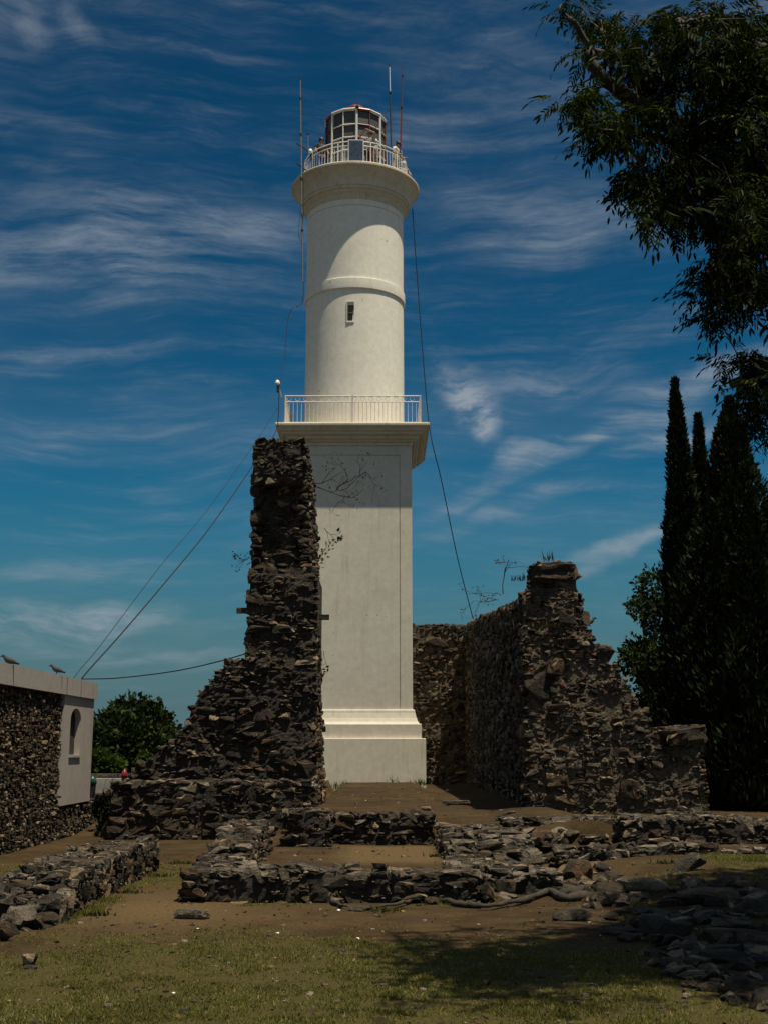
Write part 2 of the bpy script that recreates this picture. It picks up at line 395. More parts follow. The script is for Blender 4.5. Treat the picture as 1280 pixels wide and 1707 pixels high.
def ground_mat():
    m, t, b = new_mat('ground_soil'); pos = geo(t).outputs['Position']
    at = t.node('ShaderNodeAttribute', attribute_name='lawn').outputs['Fac']
    st = t.node('ShaderNodeAttribute', attribute_name='pale').outputs['Fac']
    n1 = t.noise(pos, 1.7, 6, 0.65); n2 = t.noise(pos, 26, 6, 0.7); n3 = t.noise(pos, 120, 3)
    soil = t.ramp(n1, [(0.28, (.030, .019, .009)), (0.5, (.050, .033, .016)), (0.75, (.075, .051, .026))])
    soil = t.mix(1.0, soil, t.ramp(t.noise(pos, 0.55, 4, 0.6), [(0.3, (0.72, 0.68, 0.62)), (0.5, 1.0), (0.72, (1.35, 1.25, 1.1))]), 'MULTIPLY')
    soil = t.mix(st, soil, (.105, .070, .034))
    soil = t.mix(1.0, soil, t.ramp(n2, [(0.3, 0.62), (0.55, 1.0), (0.8, 1.4)]), 'MULTIPLY')
    gr = t.ramp(n2, [(0.3, (.036, .031, .010)), (0.6, (.066, .054, .018)), (0.85, (.100, .078, .032))])
    f = t.mapr(t.math('ADD', at, t.math('MULTIPLY', t.math('SUBTRACT', n2, 0.5), 0.9)), 0.3, 0.6)
    c = t.mix(f, soil, gr)
    c = t.mix(t.mapr(n3, 0.70, 0.78, 0, 0.4), c, (.17, .14, .10))
    t.put(b.inputs['Base Color'], c); b.inputs['Roughness'].default_value = 0.95
    b.inputs['Specular IOR Level'].default_value = 0.1
    t.put(b.inputs['Normal'], t.bump(t.math('ADD', n2, t.math('MULTIPLY', n3, 0.5)), 0.7, 0.02)); return m
M_GROUND = ground_mat()

# ------------------------------------------------------------------ ground
def fringe(x, y):
    """weedy strips along the feet of the walls"""
    x = np.asarray(x, float); y = np.asarray(y, float); k = sst(0.46, 0.56, fbm(x * 1.7, y * 1.7, 41))
    a = np.exp(-((y - 13.36) / .10) ** 2) * (np.abs(x + .6) < 1.7); b = np.exp(-((x + 3.0) / .13) ** 2) * (y > 12) * (y < 17)
    c = np.exp(-((y - 18.6) / .12) ** 2) * (x > -1) * (x < .8); d = sst(1.7, 2.6, x) * sst(9.0, 10.0, y) * (1 - sst(16.2, 16.8, y)) * .55
    return np.clip(np.maximum.reduce([a, b, c, d]) * k, 0, 1)
def lawn(x, y):
    """how grassy the ground is at x, y (0 bare, 1 lawn)"""
    x = np.asarray(x, float); y = np.asarray(y, float)
    n = fbm(x * 0.7, y * 0.7, 11) - 0.47; n2 = fbm(x * 3, y * 3, 5) - 0.47
    edge = 11.25 + 0.35 * np.cos(x * 1.1 + 0.9) - 0.5 * sst(0.1, -1.2, np.abs(x - 0.2) - 1.2) + 1.0 * n
    edge = edge + 0.9 * sst(-3.5, -2.4, -np.abs(x + 2.6) - 1.2) * 0
    a = 1 - sst(-1.3, 0.7, y - edge + 3.0 * n2)
    left = sst(-1.6, -2.2, x) * sst(14.3, 15.3, y) * (1 - sst(17.5, 18.5, y)) * 0.75
    right = sst(3.6, 4.6, x) * sst(14.6, 15.4, y) * (1 - sst(17.2, 17.8, y))
    rs = sst(1.6, 3.0, x) * (1 - sst(12.2, 13.2, y)) * 0.6
    far = sst(-6.0, -7.5, x) * 0 + sst(60, 70, y)
    return np.clip(np.maximum.reduce([a, left * (0.6 + 1.5 * n2 + .3), right, far, fringe(x, y)]), 0, 1)

def build_ground():
    xs = np.concatenate([-np.geomspace(2500, 9, 22), np.arange(-8.6, 9.0, 0.12), np.geomspace(9.2, 2500, 22)])
    ys = np.concatenate([-np.geomspace(600, 3, 10), np.arange(-2, 5.5, 0.5), np.arange(5.6, 20, 0.10), np.arange(20.2, 48, 0.3), np.geomspace(49, 3500, 24)])
    X, Y = np.meshgrid(xs, ys); Z = height(X, Y) * (1 - sst(60, 90, np.abs(Y)))
    Z = Z - 0.5 * sst(80, 300, np.hypot(X, Y))
    nx, ny = len(xs), len(ys)
    v = np.stack([X, Y, Z], -1).reshape(-1, 3)
    i = np.arange(nx * ny).reshape(ny, nx)
    f = np.stack([i[:-1, :-1], i[:-1, 1:], i[1:, 1:], i[1:, :-1]], -1).reshape(-1, 4)
    me = bpy.data.meshes.new('ground'); me.from_pydata(v.tolist(), [], f.tolist()); me.materials.append(M_GROUND); me.shade_smooth()
    a = me.attributes.new('lawn', 'FLOAT', 'POINT'); a.data.foreach_set('value', lawn(X, Y).ravel().astype(np.float32))
    pale = np.clip(np.exp(-((X + 2.3) / 1.1) ** 2 - ((Y - 13.0) / 1.5) ** 2) * 1.0 + sst(-0.9, -0.3, X) * (1 - sst(0.6, 0.9, X)) * sst(15.5, 16.5, Y) * (1 - sst(18.4, 18.8, Y))
                   + 0.8 * np.exp(-((X - 2.1) / 0.8) ** 2 - ((Y - 16.6) / 1.2) ** 2), 0, 1)
    b = me.attributes.new('pale', 'FLOAT', 'POINT'); b.data.foreach_set('value', pale.ravel().astype(np.float32))
    o = obj('ground', me); tag(o, 'bare brown soil and worn lawn around the ruins', 'ground', kind='structure')
build_ground()

def build_grass():
    rng = np.random.default_rng(4)
    N = 430000
    y = 6.6 + (17.6 - 6.6) * rng.random(N) ** 1.5; half = 0.36 * y + 0.6
    x = (rng.random(N) * 2 - 1) * half
    k = rng.random(N) < lawn(x, y) * (0.12 + 0.88 * sst(0.38, 0.54, 0.6 * fbm(x * 4, y * 4, 21) + 0.4 * fbm(x * 1.1, y * 1.1, 23)))
    x = x[k]; y = y[k]; n = len(x); z = height(x, y)
    hh = (0.009 + 0.018 * rng.random(n) ** 1.6) * (0.7 + 0.7 * fbm(x * 1.5, y * 1.5, 31)) * (1 + 1.8 * fringe(x, y)); wd = 0.003 + 0.004 * rng.random(n)
    a = rng.random(n) * 2 * np.pi; lean = hh * (0.3 + 0.9 * rng.random(n)); b = rng.random(n) * 2 * np.pi
    dx, dy = np.cos(a) * wd, np.sin(a) * wd
    v = np.empty((n, 3, 3))
    v[:, 0] = np.stack([x - dx, y - dy, z - 0.003], -1); v[:, 1] = np.stack([x + dx, y + dy, z - 0.003], -1)
    v[:, 2] = np.stack([x + np.cos(b) * lean, y + np.sin(b) * lean, z + hh], -1)
    me = bpy.data.meshes.new('grass'); me.vertices.add(3 * n); me.vertices.foreach_set('co', v.ravel())
    me.loops.add(3 * n); me.loops.foreach_set('vertex_index', np.arange(3 * n)); me.polygons.add(n)
    me.polygons.foreach_set('loop_start', np.arange(0, 3 * n, 3)); me.update(); me.validate(); me.materials.append(M_GRASS)
    tag(obj('grass', me), 'short dry green grass of the worn lawn', 'grass', kind='stuff')
build_grass()

# ------------------------------------------------------------------ stones
def hull_stone(seed, n=15, box=0.8, flat=1.0):
    r = random.Random(seed); bm = bmesh.new()
    for i in range(n):
        v = Vector([r.uniform(-1, 1) for _ in range(3)])
        m = max(abs(c) for c in v); q = v / m                       # on the cube
        s = v.normalized()
        p = q * box + s * (1 - box); p *= r.uniform(0.88, 1.0)
        bm.verts.new(p * 0.5)
    bmesh.ops.convex_hull(bm, input=bm.verts)
    bmesh.ops.delete(bm, geom=[v for v in bm.verts if not v.link_faces], context='VERTS')
    lo = Vector([min(v.co[i] for v in bm.verts) for i in range(3)]); hi = Vector([max(v.co[i] for v in bm.verts) for i in range(3)])
    for v in bm.verts:
        v.co = Vector([(v.co[i] - lo[i]) / (hi[i] - lo[i]) - 0.5 for i in range(3)])
    bmesh.ops.recalc_face_normals(bm, faces=bm.faces)
    me = bpy.data.meshes.new('stone'); bm.to_mesh(me); bm.free(); return me
NVAR = 26
STONE_V = [hull_stone(100 + i, 19 + i % 5, 0.86 + 0.14 * (i % 3) / 2) for i in range(NVAR)]
def worn(me, seed):
    """the same stone with chipped, worn surfaces"""
    bm = bmesh.new(); bm.from_mesh(me); bmesh.ops.triangulate(bm, faces=bm.faces)
    bmesh.ops.subdivide_edges(bm, edges=bm.edges, cuts=2, use_grid_fill=True); bm.normal_update()
    for v in bm.verts:
        q = v.co * 3.1 + Vector((seed * 3.7, 0, 0))
        v.co += v.normal * (.075 * mnoise.noise(q) + .05 * mnoise.noise(q * 2.6) - .02)
        v.co.y += .02 * math.sin(v.co.y * 25 + 4 * mnoise.noise(q))
    m = bpy.data.meshes.new('stone'); bm.to_mesh(m); bm.free(); smooth_by_angle(m, 24); return m
DETAIL_V = [worn(m_, i_) for i_, m_ in enumerate(STONE_V)]
STONE_NP = []
for me in STONE_V:
    v = np.empty(len(me.vertices) * 3); me.vertices.foreach_get('co', v)
    STONE_NP.append((v.reshape(-1, 3), [tuple(p.vertices) for p in me.polygons]))
def block_mesh(seed, mat):
    """squared block with worn faces, unit size"""
    bm = bmesh.new(); bmesh.ops.create_cube(bm, size=1); bmesh.ops.bevel(bm, geom=bm.edges, offset=.09, segments=1, affect='EDGES')
    bmesh.ops.triangulate(bm, faces=bm.faces); bmesh.ops.subdivide_edges(bm, edges=bm.edges, cuts=3, use_grid_fill=True); bm.normal_update()
    for v in bm.verts:
        q = v.co * 2.6 + Vector((seed * 5.3, 0, 0)); v.co += v.normal * (.17 * mnoise.noise(q) + .10 * mnoise.noise(q * 2.9) + .04 * mnoise.noise(q * 7)) + Vector((.06 * v.co.z * math.sin(seed), 0, .07 * v.co.x * math.cos(seed)))
    m = bpy.data.meshes.new('stone'); bm.to_mesh(m); bm.free(); smooth_by_angle(m, 24); m.materials.append(mat); return m
_stone_cache = {}
def stone_mesh(i, mat):
    k = (i, mat.name)
    if k not in _stone_cache:
        m = DETAIL_V[i].copy(); m.materials.append(mat); _stone_cache[k] = m
    return _stone_cache[k]

def guillotine(r, u0, v0, u1, v1, smin, smax, asp):
    st = [(u0, v0, u1, v1)]; out = []
    while st:
        a, b, c, d = st.pop(); W = c - a; H = d - b
        s = math.exp(r.uniform(math.log(smin), math.log(smax)))
        if r.random() < 0.04: s *= 1.9
        if H <= s * 1.25 and W <= s * asp * 1.45: out.append((a, b, c, d)); continue
        f = r.uniform(0.33, 0.67)
        if W / H > asp * r.uniform(0.8, 1.5): m = a + W * f; st += [(a, b, m, d), (m, b, c, d)]
        else: m = b + H * f; st += [(a, b, c, m), (a, m, c, d)]
    return out

def inpoly(x, y, poly):
    k = False; j = len(poly) - 1
    for i in range(len(poly)):
        xi, yi = poly[i]; xj, yj = poly[j]
        if (yi > y) != (yj > y) and x < (xj - xi) * (y - yi) / (yj - yi) + xi: k = not k
        j = i
    return k

def span(cu, cv, poly):
    xs = []
    for i in range(len(poly)):
        (x0, y0), (x1, y1) = poly[i - 1], poly[i]
        if (y0 > cv) != (y1 > cv): xs.append(x0 + (x1 - x0) * (cv - y0) / (y1 - y0))
    xs.sort()
    for a, b in zip(xs[::2], xs[1::2]):
        if a <= cu <= b: return a, b
    return None

def masonry(root, faces, mat, seed, keep=300, mix=None):
    """lay rubble on faces; the `keep` largest stones in view become parts, the rest one part"""
    r = random.Random(seed); ro = root.location; items = []
    for fc in faces:
        o, u, v, nrm = Vector(fc['o']), Vector(fc['u']).normalized(), Vector(fc['v']).normalized(), Vector(fc['n']).normalized()
        poly = fc['poly']; us = [p[0] for p in poly]; vs = [p[1] for p in poly]
        for (a, b, c, d) in guillotine(r, min(us), min(vs), max(us), max(vs), fc.get('smin', .07), fc.get('smax', .2), fc.get('asp', 1.9)):
            cu, cv = (a + c) / 2, (b + d) / 2
            if not inpoly(cu, cv, poly): continue
            if fc.get('hole') and fc['hole'](cu, cv): continue
            sp_ = span(cu, cv, poly)
            if sp_:
                a, c = max(a, sp_[0] - .015), min(c, sp_[1] + .015); cu = (a + c) / 2
                if c - a < .025: continue
            W, H = c - a, d - b
            wx = mnoise.noise(Vector((cu * 2.1, cv * 2.1, seed))) * 0.05; wy = mnoise.noise(Vector((cu * 1.7 + 9, cv * 1.7, seed))) * 0.06
            dep = fc.get('depth', 0.22) * r.uniform(0.7, 1.2)
            pr = fc.get('proud', 0.05) * r.uniform(-0.6, 1.3) + (fc['relief'](cu, cv) if 'relief' in fc else 0)
            if r.random() < 0.07: pr += 0.05
            pos = o + u * (cu + wx) + v * (cv + wy) + nrm * (pr - dep / 2)
            k = fc.get('cover', 1.06)
            rz = r.gauss(0, fc.get('tilt', 0.09))
            M = Matrix((u, v, nrm)).transposed() @ Euler((r.gauss(0, .07), r.gauss(0, .07), rz)).to_matrix()
            mt = mat
            if mix:
                for (fn, m2, pb) in mix:
                    if fn(pos) and r.random() < pb: mt = m2
            items.append((W * H * fc.get('seen', 1.0), pos, M, (W * k, H * k, dep), r.randrange(NVAR), mt))
            for _ in range(fc.get('chips', 0)):
                if r.random() < .55: continue
                s_ = r.uniform(.008, .030); eu, ev = r.choice(((a, r.uniform(b, d)), (r.uniform(a, c), d), (r.uniform(a, c), b)))
                items.append((0, o + u * (eu + wx) + v * (ev + wy) + nrm * ((fc['relief'](eu, ev) if 'relief' in fc else 0) + r.uniform(-.01, .03)), M, (s_ * r.uniform(1.2, 4), s_ * r.uniform(.6, 1), s_ * 1.5), r.randrange(NVAR), M_CHIP))
    items.sort(key=lambda t: -t[0])
    for (_, pos, M, sc, vi, mt) in items[:keep]:
        o = bpy.data.objects.new('stone', stone_mesh(vi, mt)); o.parent = root
        o.location = pos - ro; o.rotation_euler = M.to_euler(); o.scale = sc; COL.objects.link(o)
    rest = items[keep:]
    if rest:
        V = []; Fc = []; mats = []; mi = []; base = 0
        for (_, pos, M, sc, vi, mt) in rest:
            vv, ff = STONE_NP[vi]; A = np.array(M) * np.array(sc)[None, :]
            V.append(vv @ A.T + np.array(pos - ro)); Fc += [tuple(i + base for i in f) for f in ff]; base += len(vv)
            if mt not in mats: mats.append(mt)
            mi += [mats.index(mt)] * len(ff)
        me = bpy.data.meshes.new('small_stones'); me.from_pydata(np.concatenate(V).tolist(), [], Fc)
        for m_ in mats: me.materials.append(m_)
        me.polygons.foreach_set('material_index', mi); me.update()
        o = obj('small_stones', me, root); o['kind'] = 'stuff'
    return items

def mortar_face(root, poly, o, u, v, nrm, mat, res=.035, amp=.05, off=0.0, seed=0, relief=None, name='mortar_face'):
    """rough pointing between the stones: a lumpy skin over a wall face"""
    o, u, v, nrm = Vector(o), Vector(u), Vector(v), Vector(nrm); us = [p[0] for p in poly]; vs = [p[1] for p in poly]
    U = np.arange(min(us), max(us) + res, res); Vv = np.arange(min(vs), max(vs) + res, res); idx = {}; P_ = []; Fc = []
    for j, b in enumerate(Vv):
        for i, a in enumerate(U):
            if not inpoly(a, b, poly): continue
            q = Vector((a, b, seed)); h = amp * (mnoise.noise(q * 4.5) + .7 * mnoise.noise(q * 11) + .5 * mnoise.noise(q * 24)) + off + (relief(a, b) if relief else 0)
            idx[i, j] = len(P_); P_.append(tuple(o + u * a + v * b + nrm * h - root.location))
    for (i, j), k in idx.items():
        if (i + 1, j) in idx and (i, j + 1) in idx and (i + 1, j + 1) in idx: Fc.append((k, idx[i + 1, j], idx[i + 1, j + 1], idx[i, j + 1]))
    me = bpy.data.meshes.new(name); me.from_pydata(P_, [], Fc); me.materials.append(mat); return obj(name, me, root)
def prism(root, poly, y0, y1, mat, name='mortar_core'):
    """core of a wall: x-z outline (counter-clockwise) extruded from y0 to y1"""
    b = MB(root.location); n = len(poly)
    vs = [(x, y0, z) for x, z in poly] + [(x, y1, z) for x, z in poly]
    fs = [tuple(range(n)), tuple(reversed(range(n, 2 * n)))] + [(i, i + n, (i + 1) % n + n, (i + 1) % n) for i in range(n)]
    b.add(vs, fs); me = b.mesh(mat)
    bm = bmesh.new(); bm.from_mesh(me); bmesh.ops.triangulate(bm, faces=bm.faces); bmesh.ops.recalc_face_normals(bm, faces=bm.faces); bm.to_mesh(me); bm.free()
    return obj(name, me, root)
def inset(poly, d):
    n = len(poly); area = sum(poly[i][0] * poly[(i+1) % n][1] - poly[(i+1) % n][0] * poly[i][1] for i in range(n)); sg = 1 if area > 0 else -1
    out = []
    for i in range(n):
        p0, p1, p2 = Vector(poly[i-1]), Vector(poly[i]), Vector(poly[(i+1) % n])
        e1, e2 = (p1 - p0).normalized(), (p2 - p1).normalized()
        nn = (Vector((-e1.y, e1.x)) + Vector((-e2.y, e2.x))) * sg
        nn = nn.normalized() if nn.length > 1e-6 else Vector((0, 0))
        q = p1 + nn * d; out.append((q.x, q.y))
    return out
def front_face(poly, y, **kw): return dict(o=(0, y, 0), u=(1, 0, 0), v=(0, 0, 1), n=(0, -1, 0), poly=poly, **kw)
def side_face(poly, x, sgn, **kw): return dict(o=(x, 0, 0), u=(0, 1, 0), v=(0, 0, 1), n=(sgn, 0, 0), poly=poly, **kw)
def top_face(poly, z, **kw): return dict(o=(0, 0, z), u=(1, 0, 0), v=(0, 1, 0), n=(0, 0, 1), poly=poly, **kw)
def rect(a, b, c, d): return [(a, b), (c, b), (c, d), (a, d)]
def pxpoly(pts, Y):
    out = []
    for x, y in pts:
        p = P(x, y, Y); out.append((p.x, p.z))
    return out

# ------------------------------------------------------------------ lighthouse
T = Vector((P(588, 1250, 44.4).x, 44.4, 0.5))
def build_lighthouse():
    root = empty('lighthouse', T, 'white lighthouse with round tower on a square base and glazed lantern', 'lighthouse')
    c = (T.x, T.y)
    def part(name, mb, mat, parent=root, sm=False):
        me = mb.mesh(mat)
        if sm: smooth_by_angle(me)
        return obj(name, me, parent)
    HS = 2.13
    # plinth and its mouldings
    part('plinth', MB(T).sqprof([(2.56, -0.3), (2.56, 1.93), (2.545, 1.95), (2.42, 1.952), (2.42, 2.42), (2.405, 2.44), (2.35, 2.445), (2.30, 2.52), (2.25, 2.65), (2.21, 2.82), (2.20, 2.90), (2.18, 2.93), (2.10, 2.94)], c), M_PLASTER_B)
    # shaft with framed panels
    part('shaft', MB(T).sqprof([(HS - 0.03, 2.9), (HS - 0.03, 12.6)], c), M_PLASTER_B)
    bw = 0.42
    for k in range(4):
        a = k * math.pi / 2; rot = Matrix.Rotation(a, 3, 'Z')
        def slab(name, x0, x1, z0, z1, pr):
            b = MB(T); vs = MB().box((x0, -HS, z0), (x1, -HS + pr, z1))
            b.add([Vector(T) * 1 + rot @ Vector(v) - Vector((0, 0, T.z)) for v in vs.v], vs.f); return part(name, b, M_PLASTER_B)
        e = HS if k % 2 == 0 else HS - 0.031
        slab('pilaster', -e, -HS + bw, 2.94, 12.6, 0.03); slab('pilaster', HS - bw, e, 2.94, 12.6, 0.03)
        slab('panel_head', -HS + bw, HS - bw, 12.05, 12.6, 0.031)
        slab('panel', -HS + bw + 0.035, HS - bw - 0.035, 2.94, 12.015, 0.029)
    # square cornice
    part('cornice', MB(T).sqprof([(HS + .001, 12.38), (HS + .05, 12.39), (HS + .05, 12.50), (HS + .12, 12.51), (HS + .15, 12.56), (HS + .24, 12.60), (HS + .27, 12.66), (HS + .27, 12.70), (HS + .36, 12.715),
        (HS + .40, 12.74), (HS + .41, 12.79), (HS + .43, 12.80), (HS + .50, 12.85), (HS + .54, 12.92), (HS + .545, 12.94), (HS + .60, 12.95), (HS + .61, 13.00), (HS + .635, 13.01), (HS + .635, 13.08), (HS + .61, 13.10)], c), M_PLASTER_T)
    # round tower
    RT = 1.89
    part('round_tower', MB(T).lathe([(RT + .02, 13.08), (RT + .01, 14.0), (RT, 18.0), (RT, 21.86), (RT - .03, 21.87), (RT - .03, 21.90), (RT, 21.91), (RT + .005, 22.12), (RT - .012, 22.125), (RT - .012, 22.14), (RT + .02, 22.15)], c, 96), M_PLASTER, sm=True)
    part('band', MB(T).lathe([(RT - .02, 18.55), (RT + .055, 18.55), (RT + .06, 18.60), (RT + .05, 18.95), (RT - .02, 18.99)], c, 96), M_PLASTER, sm=True)
    part('gallery_cornice', MB(T).lathe([(RT - .02, 22.10), (RT + .02, 22.15), (RT + .03, 22.30), (RT + .07, 22.36), (RT + .12, 22.40), (RT + .15, 22.47), (RT + .155, 22.50), (RT + .20, 22.51), (RT + .225, 22.56), (RT + .225, 22.61), (RT + .26, 22.62),
        (RT + .27, 22.72), (RT + .31, 22.86), (RT + .38, 23.00), (RT + .47, 23.13), (RT + .56, 23.23), (RT + .60, 23.27), (RT + .625, 23.275), (RT + .63, 23.35), (RT + .60, 23.385)], c, 112), M_PLASTER_T, sm=True)
    # window of the round tower
    wx = P(584.5, 519, T.y - RT).x
    z0, z1 = P(584, 535, T.y - RT).z, P(584, 503, T.y - RT).z; hw = 0.135
    yf = T.y - math.sqrt(RT ** 2 - (wx - T.x) ** 2)
    win = part('window', MB(T).box((wx - hw - .02, yf - .012, z0 - .06), (wx - hw, yf + .02, z1 + .02)).box((wx + hw, yf - .012, z0 - .06), (wx + hw + .02, yf + .02, z1 + .02))
         .box((wx - hw, yf - .012, z1), (wx + hw, yf + .02, z1 + .02)).box((wx - hw, yf - .03, z0 - .06), (wx + hw, yf + .02, z0)), M_PLASTER)
    part('pane', MB(T).box((wx - hw, yf - .004, z0), (wx + hw, yf + .01, z1)), M_VOID, win)
    part('glazing_bar', MB(T).box((wx - hw + .03, yf - .016, z0 + .30), (wx + hw - .01, yf - .006, z0 + .325)), M_GREYM, win)
    part('reveal', MB(T).box((wx - hw, yf - .011, z0), (wx - hw + .045, yf - .005, z1)).box((wx - hw + .045, yf - .011, z1 - .14), (wx + hw, yf - .005, z1)), M_GREYM, win)
    # balcony railing on the square cornice
    HR = 2.44; zt, zm, zb = 14.17, 13.95, 13.17
    corners = [(-HR, -HR), (HR, -HR), (HR, HR), (-HR, HR)]
    rail = MB(T)
    for k in range(4):
        p, q = corners[k], corners[(k + 1) % 4]
        for z, r_ in ((zt, .022), (zm, .018), (zb, .02)):
            rail.tube([(T.x + p[0], T.y + p[1], z), (T.x + q[0], T.y + q[1], z)], r_, 6)
    railo = part('balcony_railing', rail, M_PINKW)
    bal = MB().tube([(0, 0, zb), (0, 0, zm)], 0.011, 6).mesh(M_PINKW)
    post = MB().tube([(0, 0, 13.09), (0, 0, zt + .03)], 0.03, 8).mesh(M_PINKW)
    ring = MB().tube([(math.cos(t) * .075, 0, math.sin(t) * .075) for t in [2 * math.pi * i / 14 for i in range(15)]], .009, 5).mesh(M_PINKW)
    for k in range(4):
        p, q = corners[k], corners[(k + 1) % 4]; n = 33
        obj('post', post, railo, (p[0], p[1], -T.z))
        m_ = ((p[0] + q[0]) / 2, (p[1] + q[1]) / 2)
        obj('post', post, railo, (m_[0], m_[1], -T.z))
        for i in range(1, n):
            t = i / n; x, y = p[0] + (q[0] - p[0]) * t, p[1] + (q[1] - p[1]) * t
            obj('baluster', bal, railo, (x, y, -T.z))
            if i % 2 == 1: obj('ring', ring, railo, (x, y, (zt + zm) / 2 - T.z), (0, 0, k * math.pi / 2))
    # gallery railing at the top
    RG = 2.02; zd = 23.38; g1, g2, g0 = zd + 1.05, zd + 0.88, zd + 0.10
    grail = MB(T)
    for z, r_ in ((g1, .020), (g2, .016), (g0, .016)):
        grail.tube([(T.x + RG * math.cos(t), T.y + RG * math.sin(t), z) for t in [2 * math.pi * i / 72 for i in range(73)]], r_, 6, cap=False)
    go = part('gallery_railing', grail, M_WHITE)
    bal2 = MB().tube([(0, 0, g0), (0, 0, g2)], 0.010, 6).mesh(M_WHITE); post2 = MB().tube([(0, 0, zd - .02), (0, 0, g1 + .02)], 0.024, 8).mesh(M_WHITE)
    nb = 90
    for i in range(nb):
        a = 2 * math.pi * i / nb
        obj('post' if i % 9 == 0 else 'baluster', post2 if i % 9 == 0 else bal2, go, (RG * math.cos(a), RG * math.sin(a), -T.z))
    # solar panel hung on the gallery railing
    sx = P(593.5, 255, T.y - RG).x - T.x; a = math.atan2(-math.sqrt(RG ** 2 - sx ** 2), sx)
    fr = MB().box((-.30, -.05, zd + .06), (.30, -.02, zd + 1.10)).mesh(M_WHITE)
    so = obj('solar_panel', fr, root, (sx, -math.sqrt(RG ** 2 - sx ** 2), -T.z), (0, 0, a + math.pi / 2))
    obj('solar_cells', MB().box((-.265, -.058, zd + .10), (.265, -.051, zd + 1.06)).mesh(M_SOLAR), so)
    # lantern room
    NL = 14; RL = 1.20; rows = [zd, 24.55, 25.08, 25.62, 26.22]; off = R(3) - math.pi / 2
    lan = part('lantern', MB(T).lathe([(RL - .04, zd), (RL - .04, zd + .70), (RL - .10, zd + .72)], c, NL), M_WHITE)
    def corner(k, r_=RL): a_ = off + 2 * math.pi * k / NL; return (T.x + r_ * math.cos(a_), T.y + r_ * math.sin(a_))
    def colour(k):                                             # painted daymark, by side of the lantern
        k %= NL
        return M_RED if k in (0, 3, 4, 7, 8, 11) else M_WHITE
    for k in range(NL):
        p, q = corner(k), corner(k + 1)
        thick = .05 if k % 2 == 0 else .026
        pm = M_WHITE if k in (0, 12, 2, 13, 5, 9) else M_DRED
        part('mullion', MB(T).tube([(*p, zd), (*p, 26.25)], thick, 6), pm, lan)
        m_ = colour(k)
        for z in rows[1:4]:
            part('glazing_bar', MB(T).tube([(*p, z), (*q, z)], .028, 6), m_, lan)
        part('eaves', MB(T).tube([(*p, 26.26), (*q, 26.26)], .065, 8), m_, lan)
        p2, q2 = corner(k, RL - .03), corner(k + 1, RL - .03)
        for i in range(4):
            mt = M_BLIND if i >= 2 or k in (1, 2, 13, 0) and i == 1 else M_GLASS
            zz0, zz1 = rows[i] + (.72 if i == 0 else 0), rows[i + 1]
            part('pane', MB(T).add([(*p2, zz0), (*q2, zz0), (*q2, zz1), (*p2, zz1)], [(0, 1, 2, 3)]), mt, lan)
        p3, q3 = corner(k, .34), corner(k + 1, .34)
        part('roof_segment', MB(T).add([(*corner(k, RL + .03), 26.30), (*corner(k + 1, RL + .03), 26.30), (*q3, 26.68), (*p3, 26.68)], [(0, 1, 2, 3)]), m_, lan)
    part('lamp_pedestal', MB(T).lathe([(.30, zd), (.30, 24.4), (.42, 24.5), (.42, 25.5), (.2, 25.7)], c, 20), M_BLIND, lan)
    part('cap', MB(T).lathe([(.36, 26.64), (.38, 26.72), (.38, 26.84), (.34, 26.93), (.24, 27.0), (.10, 27.04), (.04, 27.05)], c, 28), M_RED, lan, True)
    part('lightning_bracket', MB(T).box((T.x + .02, T.y - RL - .10, 26.30), (T.x + .16, T.y - RL - .02, 26.36)).tube([(T.x + .09, T.y - RL - .06, 26.3), (T.x + .09, T.y - RL - .06, 26.52)], .014, 6), M_DARKM, lan)
    part('equipment_cabinet', MB(T).box((T.x - .95, T.y - 1.72, zd), (T.x - .50, T.y - 1.42, zd + .34)), M_WHITE)
    # stain below the gallery and the door side left plain
    return root
LIGHT = build_lighthouse()

